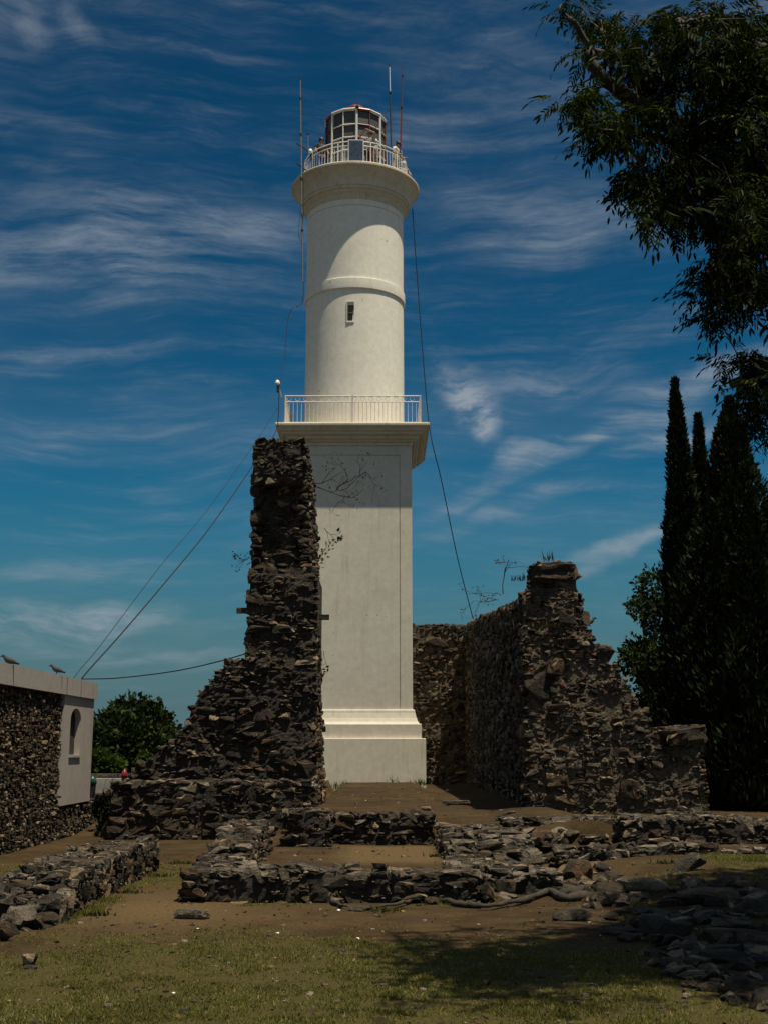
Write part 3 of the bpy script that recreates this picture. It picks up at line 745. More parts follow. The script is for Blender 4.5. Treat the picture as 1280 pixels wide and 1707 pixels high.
# ------------------------------------------------------------------ ruined walls
def ruin_left():
    Y = 23.0
    poly = pxpoly([(525,1352),(528,1200),(531,1000),(531,940),(517,925),(507,870),(505,806),(511,800),(509,735),(470,731),(425,733),(421,800),(426,812),(419,870),(418,945),(412,950),(410,1012),(408,1095),(375,1104),(358,1118),(345,1140),(328,1155),(312,1185),(305,1215),(285,1232),(255,1252),(222,1278),(207,1306),(207,1352)], Y)
    zA, zB = P(500, 803, Y).z, P(500, 938, Y).z
    root = empty('ruined_wall', (-1.9, Y, 0.55), 'tall jagged slate stone pier ruin covering the left edge of the lighthouse base', 'ruin')
    def relief(u, z):
        if zB - .25 < z < zA:
            k = min(1, (zA - z) / .05, (z - zB + .25) / .3)
            return -(0.20 + 0.16 * mnoise.noise(Vector((u * 2.5, z * 2.5, 3)))) * k
        if z >= zA: return 0.10
        return 0.07 * mnoise.noise(Vector((u * 1.6, z * 1.6, 1)))
    xr = P(526, 1340, Y).x
    sv = Vector((-0.27, 0, 6.95)); sv.normalize()
    xs_ = [p for p in poly]
    low = [p for p in poly if p[1] < zB + .02]; 
    # cores: lower part, set-back middle, cap
    lowpoly = [(x, z) for x, z in poly if z <= zB + .01]
    prism(root, inset(lowpoly, .07), Y + .06, Y + .95, M_MORTAR_D)
    xl, xrr = P(424, 870, Y).x, P(500, 870, Y).x
    prism(root, rect(xl + .04, .6, xrr + .03, P(0, 745, Y).z), Y + .42, Y + 2.9, M_MORTAR_D)
    prism(root, rect(P(412, 1100, Y).x + .06, .6, P(524, 1000, Y).x, zB - .1), Y + .30, Y + 2.95, M_MORTAR_D)
    prism(root, rect(P(424, 770, Y).x + .05, zA + .05, P(507, 770, Y).x - .05, P(0, 740, Y).z), Y - .03, Y + .5, M_MORTAR_D)
    faces = [front_face(poly, Y, smin=.045, smax=.22, asp=2.1, depth=.34, relief=relief, proud=.035, tilt=.10, chips=1),
             dict(o=(xr + .01, 0, .5), u=(0, 1, 0), v=sv, n=(1, 0, 0), poly=[(23.05, 0), (26.1, 0), (26.15, 5.2), (26.0, 6.05), (25.5, 6.75), (24.6, 6.95), (23.05, 7.05)], smin=.06, smax=.16, depth=.25, seen=.25, asp=1.6),
             top_face(rect(P(426, 735, Y).x, Y + .05, P(507, 735, Y).x, Y + 2.6), P(0, 737, Y).z - .02, smin=.12, smax=.3, asp=1.2, depth=.15, seen=.05, relief=lambda u, v: -.27 * max(0, v - Y - .6)),
             dict(o=(P(421, 800, Y).x, 0, .5), u=(0, 1, 0), v=(0, 0, 1), n=(-1, 0, 0), poly=[(23.05, 2.6), (26, 2.6), (26, 5.5), (25.2, 6.6), (23.05, 7.0)], smin=.1, smax=.25, depth=.25, seen=.02)]
    redband = lambda p: p.z < 2.4 and p.x > -2.2
    mortar_face(root, inset(poly, .07), (0, Y, 0), (1, 0, 0), (0, 0, 1), (0, -1, 0), M_MORTAR_D, .04, .05, -.012, 5, relief)
    masonry(root, faces, M_STONE, 5, 300, [(redband, M_BRICK, .22), (lambda p: p.z > zA - .02, M_SLAB, .45), (lambda p: True, M_SLAB, .10)])
    # beam ends left in the masonry
    for (px, py, s) in ((404, 1018, -1), (541, 1029, 1)):
        p = P(px, py, Y + (0.1 if s < 0 else 1.6)); b = MB(root.location).box((p.x - .10, p.y - .07, p.z - .05), (p.x + .10, p.y + .07, p.z + .05))
        obj('beam_end', b.mesh(M_STONE), root)
    return root
ruin_left()

def ruin_right():
    Y = 26.8
    poly = pxpoly([(875,1360),(876,1250),(872,1180),(868,1080),(862,992),(880,965),(879,946),(900,937),(962,940),(965,962),(971,1000),(974,1040),(990,1046),(994,1072),(1014,1080),(1020,1102),(1046,1132),(1062,1165),(1080,1182),(1090,1211),(1168,1212),(1171,1250),(1181,1300),(1186,1400),(1100,1420),(900,1400)], Y)
    root = empty('ruined_wall', (4.5, Y, 0.3), 'stepped rubble stone ruin with pale mortar joints in front of the cypresses', 'ruin')
    prism(root, inset(poly, .10), Y + .05, Y + 1.0, M_MORTAR_L)
    ztop = P(0, 965, Y).z
    def relief(u, z):
        k = 0.09 * mnoise.noise(Vector((u * 1.3, z * 1.3, 7)))
        return k
    # long return wall running back to the rear wall, its left side in shade
    xf = P(872, 1150, Y).x
    zf = P(866, 1000, Y).z
    side = [(Y + .02, -.1), (46, -.1), (46, 6.2), (40, zf + (6.2 - zf) * .688), (33, zf + (6.2 - zf) * .323), (Y + .02, zf)]
    b = MB(root.location); pl = inset(side, .07); n = len(pl)
    vs = [(xf + .06, y, z) for y, z in pl] + [(xf + .95, y, z) for y, z in pl]
    b.add(vs, [tuple(range(n)), tuple(reversed(range(n, 2 * n)))] + [(i, i + n, (i + 1) % n + n, (i + 1) % n) for i in range(n)])
    obj('mortar_core', b.mesh(M_MORTAR_D), root)
    faces = [front_face(poly, Y, smin=.05, smax=.24, asp=1.8, depth=.26, relief=relief, proud=.045, cover=1.0, tilt=.13, chips=1),
             side_face(side, xf, -1, smin=.09, smax=.24, depth=.25, seen=.10, asp=1.6),
             dict(o=(xf, 0, 0), u=(1, 0, 0), v=(0, 1, 0.06), n=(0, 0, 1), poly=rect(0, Y + .3, .9, 46), smin=.14, smax=.3, asp=1.2, depth=.2, seen=.08,
                  relief=lambda u, v: float(np.interp(v, [Y, 46], [zf, 6.2])) - .06 * v + 0.05),
             top_face([(P(1092, 1211, Y).x, Y), (P(1168, 1211, Y).x, Y), (P(1168, 1211, Y).x, Y + .9), (P(1092, 1211, Y).x, Y + .9)], P(0, 1212, Y).z, smin=.2, smax=.4, depth=.15, seen=.5)]
    mortar_face(root, inset(poly, .07), (0, Y, 0), (1, 0, 0), (0, 0, 1), (0, -1, 0), M_MORTAR_L, .035, .05, -.012, 6, relief)
    masonry(root, faces, M_STONE_R, 17, 300, [(lambda p: 1.8 < p.z < 3.6 and p.y < 27 and p.x < 5.2, M_BRICK, .12), (lambda p: True, M_SLAB, .16)])
    # big top block and two large embedded boulders
    for (px, py, wp, hp, dp, sd_) in ((921, 955, 68, 30, .6, 3), (1005, 1092, 36, 36, .5, 4), (928, 1118, 48, 46, .35, 5), (936, 1300, 60, 30, .3, 6), (900, 1145, 60, 52, .3, 9), (1134, 1228, 66, 30, .6, 11), (1060, 1315, 60, 34, .3, 14), (955, 1030, 60, 28, .3, 15)):
        p = P(px, py, Y + dp * .3); s = mpp(p)
        obj('stone', block_mesh(sd_, M_STONE_R) if sd_ in (3, 11) else stone_mesh(sd_, M_STONE_R), root, p - root.location, (0, .1 * math.sin(sd_), .2), (wp * s, dp, hp * s))
    return root
ruin_right()

def back_wall():
    Y = 46.0; x0, x1 = -2.9, 3.2
    root = empty('ruined_wall', (0.3, Y, 0.5), 'flat topped rubble back wall seen between lighthouse base and shaded return wall', 'ruin')
    z1 = P(740, 1040, Y).z
    poly = [(x0, .2), (x1, .2), (x1, z1), (1.6, z1 + .03), (.9, z1), (.78, z1 + .2), (.5, z1 + .22), (x0, z1 - .1)]
    prism(root, inset(poly, .06), Y + .05, Y + .9, M_MORTAR_L)
    vis = [(.4, .2), (x1, .2), (x1, z1), (1.6, z1 + .03), (.9, z1), (.78, z1 + .2), (.5, z1 + .22), (.4, z1)]
    mortar_face(root, inset(vis, .05), (0, Y, 0), (1, 0, 0), (0, 0, 1), (0, -1, 0), M_MORTAR_L, .06, .06, -.03, 8, lambda u, z: .10 * mnoise.noise(Vector((u, z, 2))))
    masonry(root, [front_face(vis, Y, smin=.08, smax=.30, asp=1.6, depth=.25, proud=.07, cover=.97, relief=lambda u, z: .10 * mnoise.noise(Vector((u, z, 2))), tilt=.15),
                   front_face([(x0, .2), (.4, .2), (.4, z1), (x0, z1 - .1)], Y, smin=.3, smax=.6, depth=.25, seen=.02)], M_STONE_R, 23, 260, [(lambda p: p.z > z1 - .2, M_SLAB, .7), (lambda p: True, M_SLAB, .12)])
back_wall()

def boxwall(name, label, x0, x1, y0, y1, zt, z0=-.1, seed=1, front=True, left=False, right=False, keep=200, smin=.05, smax=.17, asp=2.0, sideasp=None, tops=M_SLAB, mat=M_STONE, mortar=M_MORTAR_D, topfn=None, topsize=(.12, .36), cat='low wall', group=None):
    """a low ruined wall; zt(x, y) is its top, topfn keeps the top slabs irregular"""
    root = empty(name, ((x0 + x1) / 2, y0, z0 + .1), label, cat, group)
    if not callable(zt): zc_ = zt; zt = lambda x, y: zc_
    b = MB(root.location); nx, ny = max(2, int((x1 - x0) / .25)), max(2, int((y1 - y0) / .25)); e = .05
    X = np.linspace(x0 + e, x1 - e, nx + 1); Yv = np.linspace(y0 + e, y1 - e, ny + 1)
    vs = [(x, y, zt(x, y) - .055 + .03 * mnoise.noise(Vector((x * 3, y * 3, seed)))) for y in Yv for x in X]; W = nx + 1
    fs = [(j*W+i, j*W+i+1, (j+1)*W+i+1, (j+1)*W+i) for j in range(ny) for i in range(nx)]
    ring_ = [i for i in range(W)] + [j*W + nx for j in range(1, ny + 1)] + [ny*W + i for i in range(nx - 1, -1, -1)] + [j*W for j in range(ny - 1, 0, -1)]
    nb = len(vs); vs += [(vs[i][0], vs[i][1], z0 - .2) for i in ring_]; m = len(ring_)
    fs += [(ring_[i], nb + i, nb + (i + 1) % m, ring_[(i + 1) % m]) for i in range(m)]
    b.add(vs, fs); me = b.mesh(mortar); bm = bmesh.new(); bm.from_mesh(me); bmesh.ops.recalc_face_normals(bm, faces=bm.faces); bm.to_mesh(me); bm.free()
    obj('mortar_core', me, root)
    faces = []
    N = 9
    rel = lambda u, z: .05 * mnoise.noise(Vector((u * 2, z * 2, seed)))
    if front:
        pf = [(x0, z0), (x1, z0)] + [(x1 + (x0 - x1) * i / N, zt(x1 + (x0 - x1) * i / N, y0)) for i in range(N + 1)]
        mortar_face(root, inset(pf, .04), (0, y0, 0), (1, 0, 0), (0, 0, 1), (0, -1, 0), mortar, .045, .035, -.012, seed, rel)
        faces.append(front_face(pf, y0, smin=smin, smax=smax, asp=asp, depth=.2, proud=.03, relief=rel, tilt=.1, chips=1))
    for flag, xx, sg in ((left, x0, -1), (right, x1, 1)):
        if flag:
            ps = [(y0, z0), (y1, z0)] + [(y1 + (y0 - y1) * i / N, zt(xx, y1 + (y0 - y1) * i / N)) for i in range(N + 1)]
            faces.append(side_face(ps, xx, sg, smin=smin, smax=smax, asp=sideasp or asp, depth=.2, proud=.05, relief=rel, seen=.5, chips=1))
    faces.append(top_face(rect(x0 - .02, y0 - .02, x1 + .02, y1), 0, smin=topsize[0], smax=topsize[1], asp=1.3, depth=.11, proud=.03, cover=.98, chips=2, tilt=.3, seen=.6,
                          relief=lambda u, v: zt(u, v) + .02 * mnoise.noise(Vector((u * 4, v * 4, seed))), hole=(lambda u, v: topfn(u, v)) if topfn else None))
    masonry(root, faces, mat, seed, keep, [(lambda p: p.z > zt(p.x, p.y) - .13, tops, .8)])
    return root
wob = lambda s, a=.05: (lambda x, y: a * mnoise.noise(Vector((x * 1.4 + s, y * 1.4, s))))
def ztop(base, s, a=.06):
    f = wob(s, a); return lambda x, y: (base(x, y) if callable(base) else base) + f(x, y)

boxwall('retaining_wall', 'coursed dark slate retaining wall under the tall left pier, with a sunlit ledge', -5.0, -1.28, 22.45, 23.2, ztop(1.03, 1.0, .03), -.1, 31, right=True, keep=260, smin=.06, smax=.22)
boxwall('low_wall', 'long low slate wall nearest the camera, in front of the court of bare earth', -2.17, .98, 13.5, 14.05, ztop(lambda x, y: .33 - .03 * max(0, x), 2.0, .05), -.05, 32, left=True, right=True, keep=290, smin=.045, smax=.15)
boxwall('low_wall', 'stepped stub wall with pale slabs running back from the left end of the front wall', -2.12, -1.62, 14.06, 17.6, ztop(lambda x, y: .37 if y < 14.9 else (.49 if y < 15.9 else .62), 3.0, .04), -.05, 33, front=False, right=True, left=True, keep=240, smin=.05, smax=.14, sideasp=.7)
boxwall('low_wall', 'low stone wall holding up the dirt terrace before the lighthouse', -.80, .78, 18.75, 19.2, ztop(.64, 4.0, .05), .1, 34, keep=220, smin=.05, smax=.15)
boxwall('low_wall', 'squat stone block wall at the foot of the tall pier', -1.52, -.81, 18.35, 19.2, ztop(.70, 5.0, .05), .05, 35, right=True, keep=120, smin=.06, smax=.18)
boxwall('low_wall', 'broad stepped wall of flat slabs bordering the earth court on its right', .84, 2.05, 14.3, 18.9, ztop(lambda x, y: 0.29 + .22 * float(sst(14.3, 18, y)) - .14 * float(sst(1.3, 2.0, x)), 6.0, .12), -.05, 36, left=True, right=False, keep=290, smin=.05, smax=.15, topsize=(.12, .30), sideasp=.8)
boxwall('low_wall', 'long rubble wall at the right below the shaded cypresses', 3.55, 8.2, 18.5, 19.3, ztop(lambda x, y: .58 + .10 * math.exp(-((x - 4.6) / .6) ** 2) - .02 * (x - 3.5), 7.0, .10), -.05, 37, left=True, keep=290, smin=.05, smax=.15, topsize=(.10, .26))
boxwall('low_wall', 'thin broken row of stones in front of the right rubble wall', 2.35, 7.0, 16.9, 17.25, ztop(.27, 8.0, .12), -.05, 38, left=True, keep=180, smin=.05, smax=.13, topfn=lambda u, v: mnoise.noise(Vector((u * 1.5, 3, 8))) < -.25)
boxwall('low_wall', 'rubble footing linking the shaded ruin with the earth court', 1.9, 3.7, 19.6, 20.3, ztop(.52, 9.0, .12), .0, 40, left=True, keep=140, smin=.05, smax=.16)
def zleft(x, y): return .38 - .28 * float(sst(-3.75, -4.4, x)) * (1 - .3 * float(sst(14.5, 16.5, y))) - .14 * float(sst(12.9, 12.2, y))
def xl_shift(y): return 0
boxwall('low_wall', 'wide low wall with vertical slates and pale top beside the stone house', -4.55, -3.12, 12.1, 17.1, ztop(zleft, 10.0, .07), -.08, 39, right=True, keep=300, smin=.07, smax=.20, sideasp=.45, topsize=(.10, .30))

# ------------------------------------------------------------------ stone house at the left
def house():
    X = -5.9
    root = empty('stone_house', (X, 20, 0), 'flat roofed house of dark rubble with white corner panel and parapet', 'house')
    o = root.location
    prismcore = MB(o).box((-11.5, 13.0, -.3), (X - .08, 24.56, 2.62)).box((-9.0, 24.57, -.3), (X - .06, 25.7, .60))
    obj('wall', prismcore.mesh(M_MORTAR_D), root)
    obj('parapet', MB(o).box((-11.6, 12.9, 2.60), (X + .07, 24.72, 2.925)).mesh(M_HOUSE), root)
    for yy in (22.3, 23.35):
        obj('joint', MB(o).box((X + .068, yy, 2.602), (X + .073, yy + .02, 2.926)).mesh(M_STONE), root)
    # white corner panel with an arched slit window
    y0, y1, z0, z1 = 22.35, 24.62, .60, 2.60; a0, a1, zb, za = 22.84, 23.62, 1.50, 2.16; n = 12
    cy, ra = (a0 + a1) / 2, (a1 - a0) / 2; xo, xi = X + .03, X - .07
    arc = [(cy - ra * math.cos(math.pi * i / n), za + .55 * ra * math.sin(math.pi * i / n)) for i in range(n + 1)]
    b = MB(o); q = lambda pts: b.add([(xo, y, z) for y, z in pts], [tuple(range(len(pts)))])
    q([(y0, z0), (a0, z0), (a0, z1), (y0, z1)]); q([(a1, z0), (y1, z0), (y1, z1), (a1, z1)]); q([(a0, z0), (a1, z0), (a1, zb), (a0, zb)])
    q([(a0, zb), (a0, za), (a0, z1)])
    for i in range(n): q([arc[i], arc[i + 1], (arc[i + 1][0], z1), (arc[i][0], z1)])
    loop = [(a0, zb)] + arc + [(a1, zb)]
    for i in range(len(loop)):
        p, r_ = loop[i], loop[(i + 1) % len(loop)]
        b.add([(xo, *p), (xi - .25, *p), (xi - .25, *r_), (xo, *r_)], [(0, 1, 2, 3)])
    b.add([(xo, y1, z0), (xi - 3, y1, z0), (xi - 3, y1, z1), (xo, y1, z1)], [(0, 1, 2, 3)])
    b.add([(xo, y0, z0), (xi, y0, z0), (xi, y0, z1), (xo, y0, z1)], [(0, 3, 2, 1)])
    b.add([(xo, y0, z0), (xo, y1, z0), (xi, y1, z0), (xi, y0, z0)], [(0, 3, 2, 1)])
    pan = obj('corner_panel', b.mesh(M_HOUSE), root)
    w_ = obj('window', MB(o).box((xi - .27, a0, zb), (xi - .24, a1, za + ra)).mesh(M_VOID), root)
    obj('sill', MB(o).box((X - .3, a0 - .03, zb - .04), (X + .06, a1 + .03, zb + .005)).mesh(M_HOUSE), w_)
    cut = lambda y, z: y > y0 - .02 and z > z0
    masonry(root, [side_face([(14.0, -.15), (25.7, -.15), (25.7, .60), (24.6, .60), (24.6, 2.6), (14.0, 2.6)], X - .03, 1, smin=.035, smax=.09, asp=.6, depth=.14, proud=.04, hole=cut, tilt=.25)], M_STONE_R, 41, 300, [(lambda p: True, M_SLAB, .22)])
house()

boxwall('low_wall', 'low dark wall closing the gap between house corner and retaining wall', -5.95, -4.6, 25.95, 26.5, ztop(.78, 11.0, .05), -.1, 43, keep=60, smin=.08, smax=.2)

# ------------------------------------------------------------------ foliage helpers
def quads_mesh(name, V, mat):
    """V: (n, 4, 3) array of leaf quads"""
    n = len(V); me = bpy.data.meshes.new(name); me.vertices.add(4 * n); me.vertices.foreach_set('co', np.ascontiguousarray(V, dtype=np.float32).ravel())
    me.loops.add(4 * n); me.loops.foreach_set('vertex_index', np.arange(4 * n)); me.polygons.add(n)
    me.polygons.foreach_set('loop_start', np.arange(0, 4 * n, 4)); me.update(); me.validate(); me.materials.append(mat); return me
def leaf_quads(rng, C, D, L, Wd):
    """pointed leaves at C along D (n,3) with length L and width Wd"""
    D = D / np.linalg.norm(D, axis=1, keepdims=True); A = rng.normal(size=D.shape); S_ = np.cross(D, A); S_ /= np.linalg.norm(S_, axis=1, keepdims=True) + 1e-9
    L = np.asarray(L)[:, None]; Wd = np.asarray(Wd)[:, None]
    return np.stack([C, C + D * L * .45 + S_ * Wd, C + D * L, C + D * L * .45 - S_ * Wd], 1)

def crown_from_blobs(rng, blobs, n, leaf, wid, shell=.55, droop=0.0):
    out = []
    tot = sum(b[3] * b[4] * b[5] for b in blobs) ** 1.0
    for (x, y, z, a, b, c) in blobs:
        k = int(n * a * b * c / tot) + 60
        d = rng.normal(size=(k, 3)); d /= np.linalg.norm(d, axis=1, keepdims=True)
        rr = (shell + (1 - shell) * rng.random(k)) * (0.80 + 0.45 * (np.array([mnoise.noise(Vector(q) * 3.2 + Vector((x, y, z))) for q in d]) + .3))
        Cn = np.array([x, y, z]) + d * rr[:, None] * np.array([a, b, c])
        D = d + rng.normal(size=(k, 3)) * .7; D[:, 2] -= droop
        out.append(leaf_quads(rng, Cn, D, leaf * (.6 + .8 * rng.random(k)), wid * (.6 + .8 * rng.random(k))))
    return np.concatenate(out)
def pxblob(px, py, rx, ry, Y, dy=None):
    p = P(px, py, Y); s = mpp(p); return (p.x, p.y, p.z, rx * s, dy or (rx + ry) / 2 * s, ry * s)

def round_tree(name, label, blobs, n, leaf, wid, mat, group=None, seed=1, trunk=None):
    rng = np.random.default_rng(seed)
    bs = [pxblob(*b) for b in blobs]; x = sum(b[0] for b in bs) / len(bs); y = sum(b[1] for b in bs) / len(bs)
    if trunk: x = trunk
    gz = hgt(x, y) if y < 60 else 0
    root = empty(name, (x, y, gz), label, 'tree' if 'tree' in name else 'bush', group); o = np.array(root.location)
    V = crown_from_blobs(rng, bs, n, leaf, wid) - o
    obj('crown', quads_mesh('crown', V, mat), root)
    b = MB(root.location); top = min(q[2] for q in bs)
    b.tube([(x, y, gz - .1), (x + .05, y, gz + (top - gz) * .5), (x, y, top)], [.22, .17, .14], 8)
    for q in bs: b.tube([(x, y, top - .2), ((x + q[0]) / 2, (y + q[1]) / 2, (top + q[2]) / 2 + .1), (q[0], q[1], q[2])], [.12, .08, .03], 6)
    obj('trunk', b.mesh(M_BARK), root); return root

# ------------------------------------------------------------------ cypresses and trees beyond the walls
def cypress(px, ptop, pxb, rpx, Y, label, seed, n=15000):
    rng = np.random.default_rng(seed); top = P(px, ptop, Y); base = P(pxb, 1330, Y); base.z = hgt(base.x, base.y)
    s = mpp(P(px, 900, Y)); rm = rpx * s; Hh = top.z - base.z
    root = empty('cypress_tree', base, label, 'tree', 'cypresses at the right')
    t = rng.random(n) ** .8; a = rng.random(n) * 2 * np.pi
    prof = rm * np.clip((1 - t) ** .85, .02, None)
    lump = np.array([mnoise.noise(Vector((math.cos(q) * 1.6 + seed, math.sin(q) * 1.6, h * Hh * .75))) for q, h in zip(a, t)])
    lump2 = np.array([mnoise.noise(Vector((math.cos(q) * 3.5 + seed, math.sin(q) * 3.5, h * Hh * 2.2))) for q, h in zip(a, t)])
    r = prof * (0.72 + .30 * rng.random(n) + .42 * lump + .25 * lump2)
    lean = (top - base)
    Cn = np.stack([lean.x * t + r * np.cos(a), lean.y * t + r * np.sin(a), t * Hh + .1], -1)
    D = np.stack([np.cos(a) * .5, np.sin(a) * .5, np.full(n, 1.0)], -1) + rng.normal(size=(n, 3)) * .35
    L = (.12 + .18 * rng.random(n)) * (1.15 - .5 * t)
    V = leaf_quads(rng, Cn, D, L, .018 + .03 * rng.random(n))
    # inner, denser twigs keep the column opaque
    m = n // 3; t2 = .94 * rng.random(m) ** .9; a2 = rng.random(m) * 2 * np.pi; r2 = rm * (1 - t2) ** .85 * .55 * rng.random(m) ** .5
    C2 = np.stack([lean.x * t2 + r2 * np.cos(a2), lean.y * t2 + r2 * np.sin(a2), t2 * Hh], -1)
    V2 = leaf_quads(rng, C2, rng.normal(size=(m, 3)) + np.array([0, 0, .6]), (.35 + .2 * rng.random(m)) * (.2 + .8 * (1 - t2)), (.09 + .05 * rng.random(m)) * (.2 + .8 * (1 - t2)))
    obj('crown', quads_mesh('crown', np.concatenate([V, V2]), M_CYP), root)
    b = MB(); b.tube([(0, 0, -.1), (lean.x * .4, lean.y * .4, Hh * .4), (lean.x * .96, lean.y * .96, Hh * .95)], [.16, .10, .01], 7)
    obj('trunk', b.mesh(M_BARK), root)
cypress(1124, 640, 1160, 60, 33.0, 'thin cypress, leftmost and tallest of the dark cypresses', 1)
cypress(1163, 698, 1186, 66, 35.0, 'short cypress tip between the two taller cypresses', 2)
cypress(1215, 672, 1232, 150, 31.0, 'broad dense cypress right of the thin ones', 3, 22000)
cypress(1300, 800, 1295, 110, 29.5, 'cypress cut off by the picture edge on the right', 4, 20000)
cypress(1188, 850, 1192, 84, 30.0, 'low bushy cypress filling the front of the cypress group', 5, 14000)
cypress(1250, 830, 1255, 90, 28.5, 'low dark cypress in front of the broad one', 6, 14000)
round_tree('leafy_tree', 'loose leafy tree behind the stepped ruin beside the thin cypress',
           [(1092, 985, 36, 42, 39), (1068, 1015, 28, 22, 38), (1105, 1030, 40, 40, 39.5), (1066, 1085, 38, 26, 38), (1050, 1105, 26, 20, 37.5), (1100, 1110, 60, 50, 39), (1110, 1190, 70, 60, 38.5)], 9000, .16, .05, M_BUSH, seed=8)
round_tree('round_tree', 'round dark tree behind the wall between house and pier',
           [(212, 1195, 36, 34, 40), (188, 1215, 34, 34, 39), (250, 1205, 38, 38, 40), (265, 1235, 36, 34, 39.5), (225, 1245, 70, 50, 39), (165, 1240, 36, 40, 38), (290, 1262, 36, 40, 40), (200, 1285, 60, 40, 39)], 15000, .18, .06, M_BUSH, seed=9)
round_tree('flowering_bush', 'sunlit bright green bush below the round dark tree', [(165, 1272, 26, 22, 33), (188, 1282, 22, 18, 33), (150, 1285, 20, 18, 33)], 2500, .13, .045, M_BUSHL, seed=10)
round_tree('ruin_shrub', 'small green shrub growing behind the broken left wall end', [(243, 1264, 14, 10, 24.4), (235, 1272, 12, 8, 24.4)], 500, .07, .03, M_BUSHL, seed=12)
for k_, (px_, Y_, w_, t_) in enumerate([(1200, 45, 60, 1120), (1275, 44, 70, 1080), (1130, 47, 50, 1190)]):
    round_tree('dark_tree', ['dense dark tree in shade behind the broad cypress', 'dense dark tree at the picture edge behind the cypresses', 'low dark tree between leafy tree and cypresses'][k_],
               [(px_, t_ + 60, w_, 70, Y_), (px_ + 20, t_ + 150, w_, 70, Y_), (px_ - 15, t_ + 190, w_, 60, Y_)], 4500, .3, .12, M_CYP, seed=40 + k_)

# ------------------------------------------------------------------ overhanging tree at the right
def overhang():
    rnd = random.Random(77); rng = np.random.default_rng(77)
    tx, ty = 6.4, 10.2; root = empty('broadleaf_tree', (tx, ty, hgt(tx, ty)), 'large leafy tree reaching in from the right with hanging compound leaves', 'tree')
    o = Vector(root.location)
    limbs = [[(6.4, 10.2, 0), (6.3, 10.2, 2.2), (6.0, 10.0, 4.0)],
             [(6.0, 10.0, 4.0)] + [P(*q) for q in ((1300, 235, 9.15), (1200, 222, 8.95), (1110, 190, 8.75), (1045, 120, 8.65), (990, 85, 8.55), (945, 30, 8.45))],
             [(6.0, 10.0, 4.0)] + [P(*q) for q in ((1320, 330, 8.85), (1200, 280, 8.65), (1110, 235, 8.45), (1040, 232, 8.35))],
             [P(1110, 190, 8.75)] + [P(*q) for q in ((1050, 160, 8.45), (1010, 140, 8.35), (985, 90, 8.25))],
             [(6.0, 10.0, 4.0)] + [P(*q) for q in ((1300, 400, 9.05), (1230, 420, 8.95), (1195, 480, 8.85))],
             [(6.0, 10.0, 4.0)] + [P(*q) for q in ((1320, 660, 9.35), (1270, 610, 9.25), (1220, 640, 9.25))],
             [(6.0, 10.0, 4.0)] + [P(*q) for q in ((1330, 120, 8.45), (1230, 60, 8.25), (1120, 40, 8.15))],
             [(6.0, 10.0, 4.0), (5.4, 9.0, 6.2), (5.0, 7.6, 7.6)], [(6.0, 10.0, 4.0), (6.8, 9.2, 6.4), (7.4, 8.2, 7.8)], [(6.0, 10.0, 4.0), (6.0, 11.2, 6.5), (5.4, 12.2, 8.0)]]
    rads = [[.24, .20, .16]] + [[.11] + [.06 * .82 ** i for i in range(len(l) - 1)] for l in limbs[1:]]
    tr = MB(o); br = MB(o); nodes = []
    for l, r_ in zip(limbs, rads):
        l = [Vector(q) for q in l]; pts = []; rr = []
        for i in range(len(l) - 1):
            for j in range(6):
                t = j / 6; q = l[i].lerp(l[i + 1], t)
                q += Vector((mnoise.noise(q * 2.5), mnoise.noise(q * 2.5 + Vector((5, 0, 0))), mnoise.noise(q * 2.5 + Vector((0, 7, 0))))) * (.10 if l is not limbs[0] else .03) * (1 if 0 < i + t else 0)
                pts.append(q); rr.append(r_[i] * (1 - t) + r_[i + 1] * t)
        pts.append(l[-1]); rr.append(r_[-1])
        (tr if r_[0] > .2 else br).tube(pts, rr, 8); 
        if r_[0] < .2: nodes += [(p, r) for p, r in zip(pts[3:], rr[3:])]
    obj('trunk', tr.mesh(M_BARK, True), root)
    # clumps of leaf sprays
    blobs = [(935, 12, 42, 24, 9.0, 9), (995, 35, 50, 32, 9.0, 16), (985, 85, 46, 30, 8.9, 14), (948, 170, 30, 36, 8.9, 20), (985, 218, 52, 30, 8.9, 34), (1035, 150, 34, 40, 9.0, 9),
             (1075, 60, 60, 50, 9.0, 20), (1110, 130, 60, 50, 9.2, 20), (1090, 210, 60, 40, 9.0, 18), (1180, 60, 80, 60, 8.8, 44), (1240, 130, 70, 90, 9.2, 60), (1180, 170, 70, 70, 9.4, 34),
             (1200, 270, 90, 60, 9.2, 54), (1090, 300, 66, 32, 8.9, 28), (1140, 335, 80, 42, 9.0, 42), (1230, 350, 66, 60, 9.3, 44), (1050, 292, 36, 20, 8.9, 8),
             (1190, 470, 30, 46, 9.4, 15), (1235, 440, 50, 50, 9.5, 28), (1200, 520, 32, 26, 9.4, 9), (1262, 480, 30, 30, 9.6, 10), (1245, 610, 42, 26, 9.8, 14), (1265, 650, 40, 30, 9.8, 12), (1262, 700, 22, 22, 9.8, 6)]
    clumps = []
    for (px, py, rx, ry, Y, n) in blobs:
        Y -= .55
        if px < 1080: px, rx, ry = px + 22, rx * .72, ry * .8
        for _ in range(max(3, int(n * (.44 if px < 1080 else .6 if px < 1160 else .85)))):
            a = rnd.uniform(0, 2 * math.pi); q = math.sqrt(rnd.random())
            clumps.append((P(px + rx * q * math.cos(a), py + ry * q * math.sin(a), Y + rnd.gauss(0, .65)), True))
    k = 0
    while k < 1300:
        v = Vector([rnd.gauss(0, 1) for _ in range(3)]).normalized() * rnd.uniform(.45, 1)
        p = Vector((6.2 + v.x * 3.2, 9.6 + v.y * 4.0, 6.9 + v.z * 2.0))
        if p.x < zc(p) * .335 or (p.z < 5.3 and p.x < 4.2): continue
        clumps.append((p, False)); k += 1
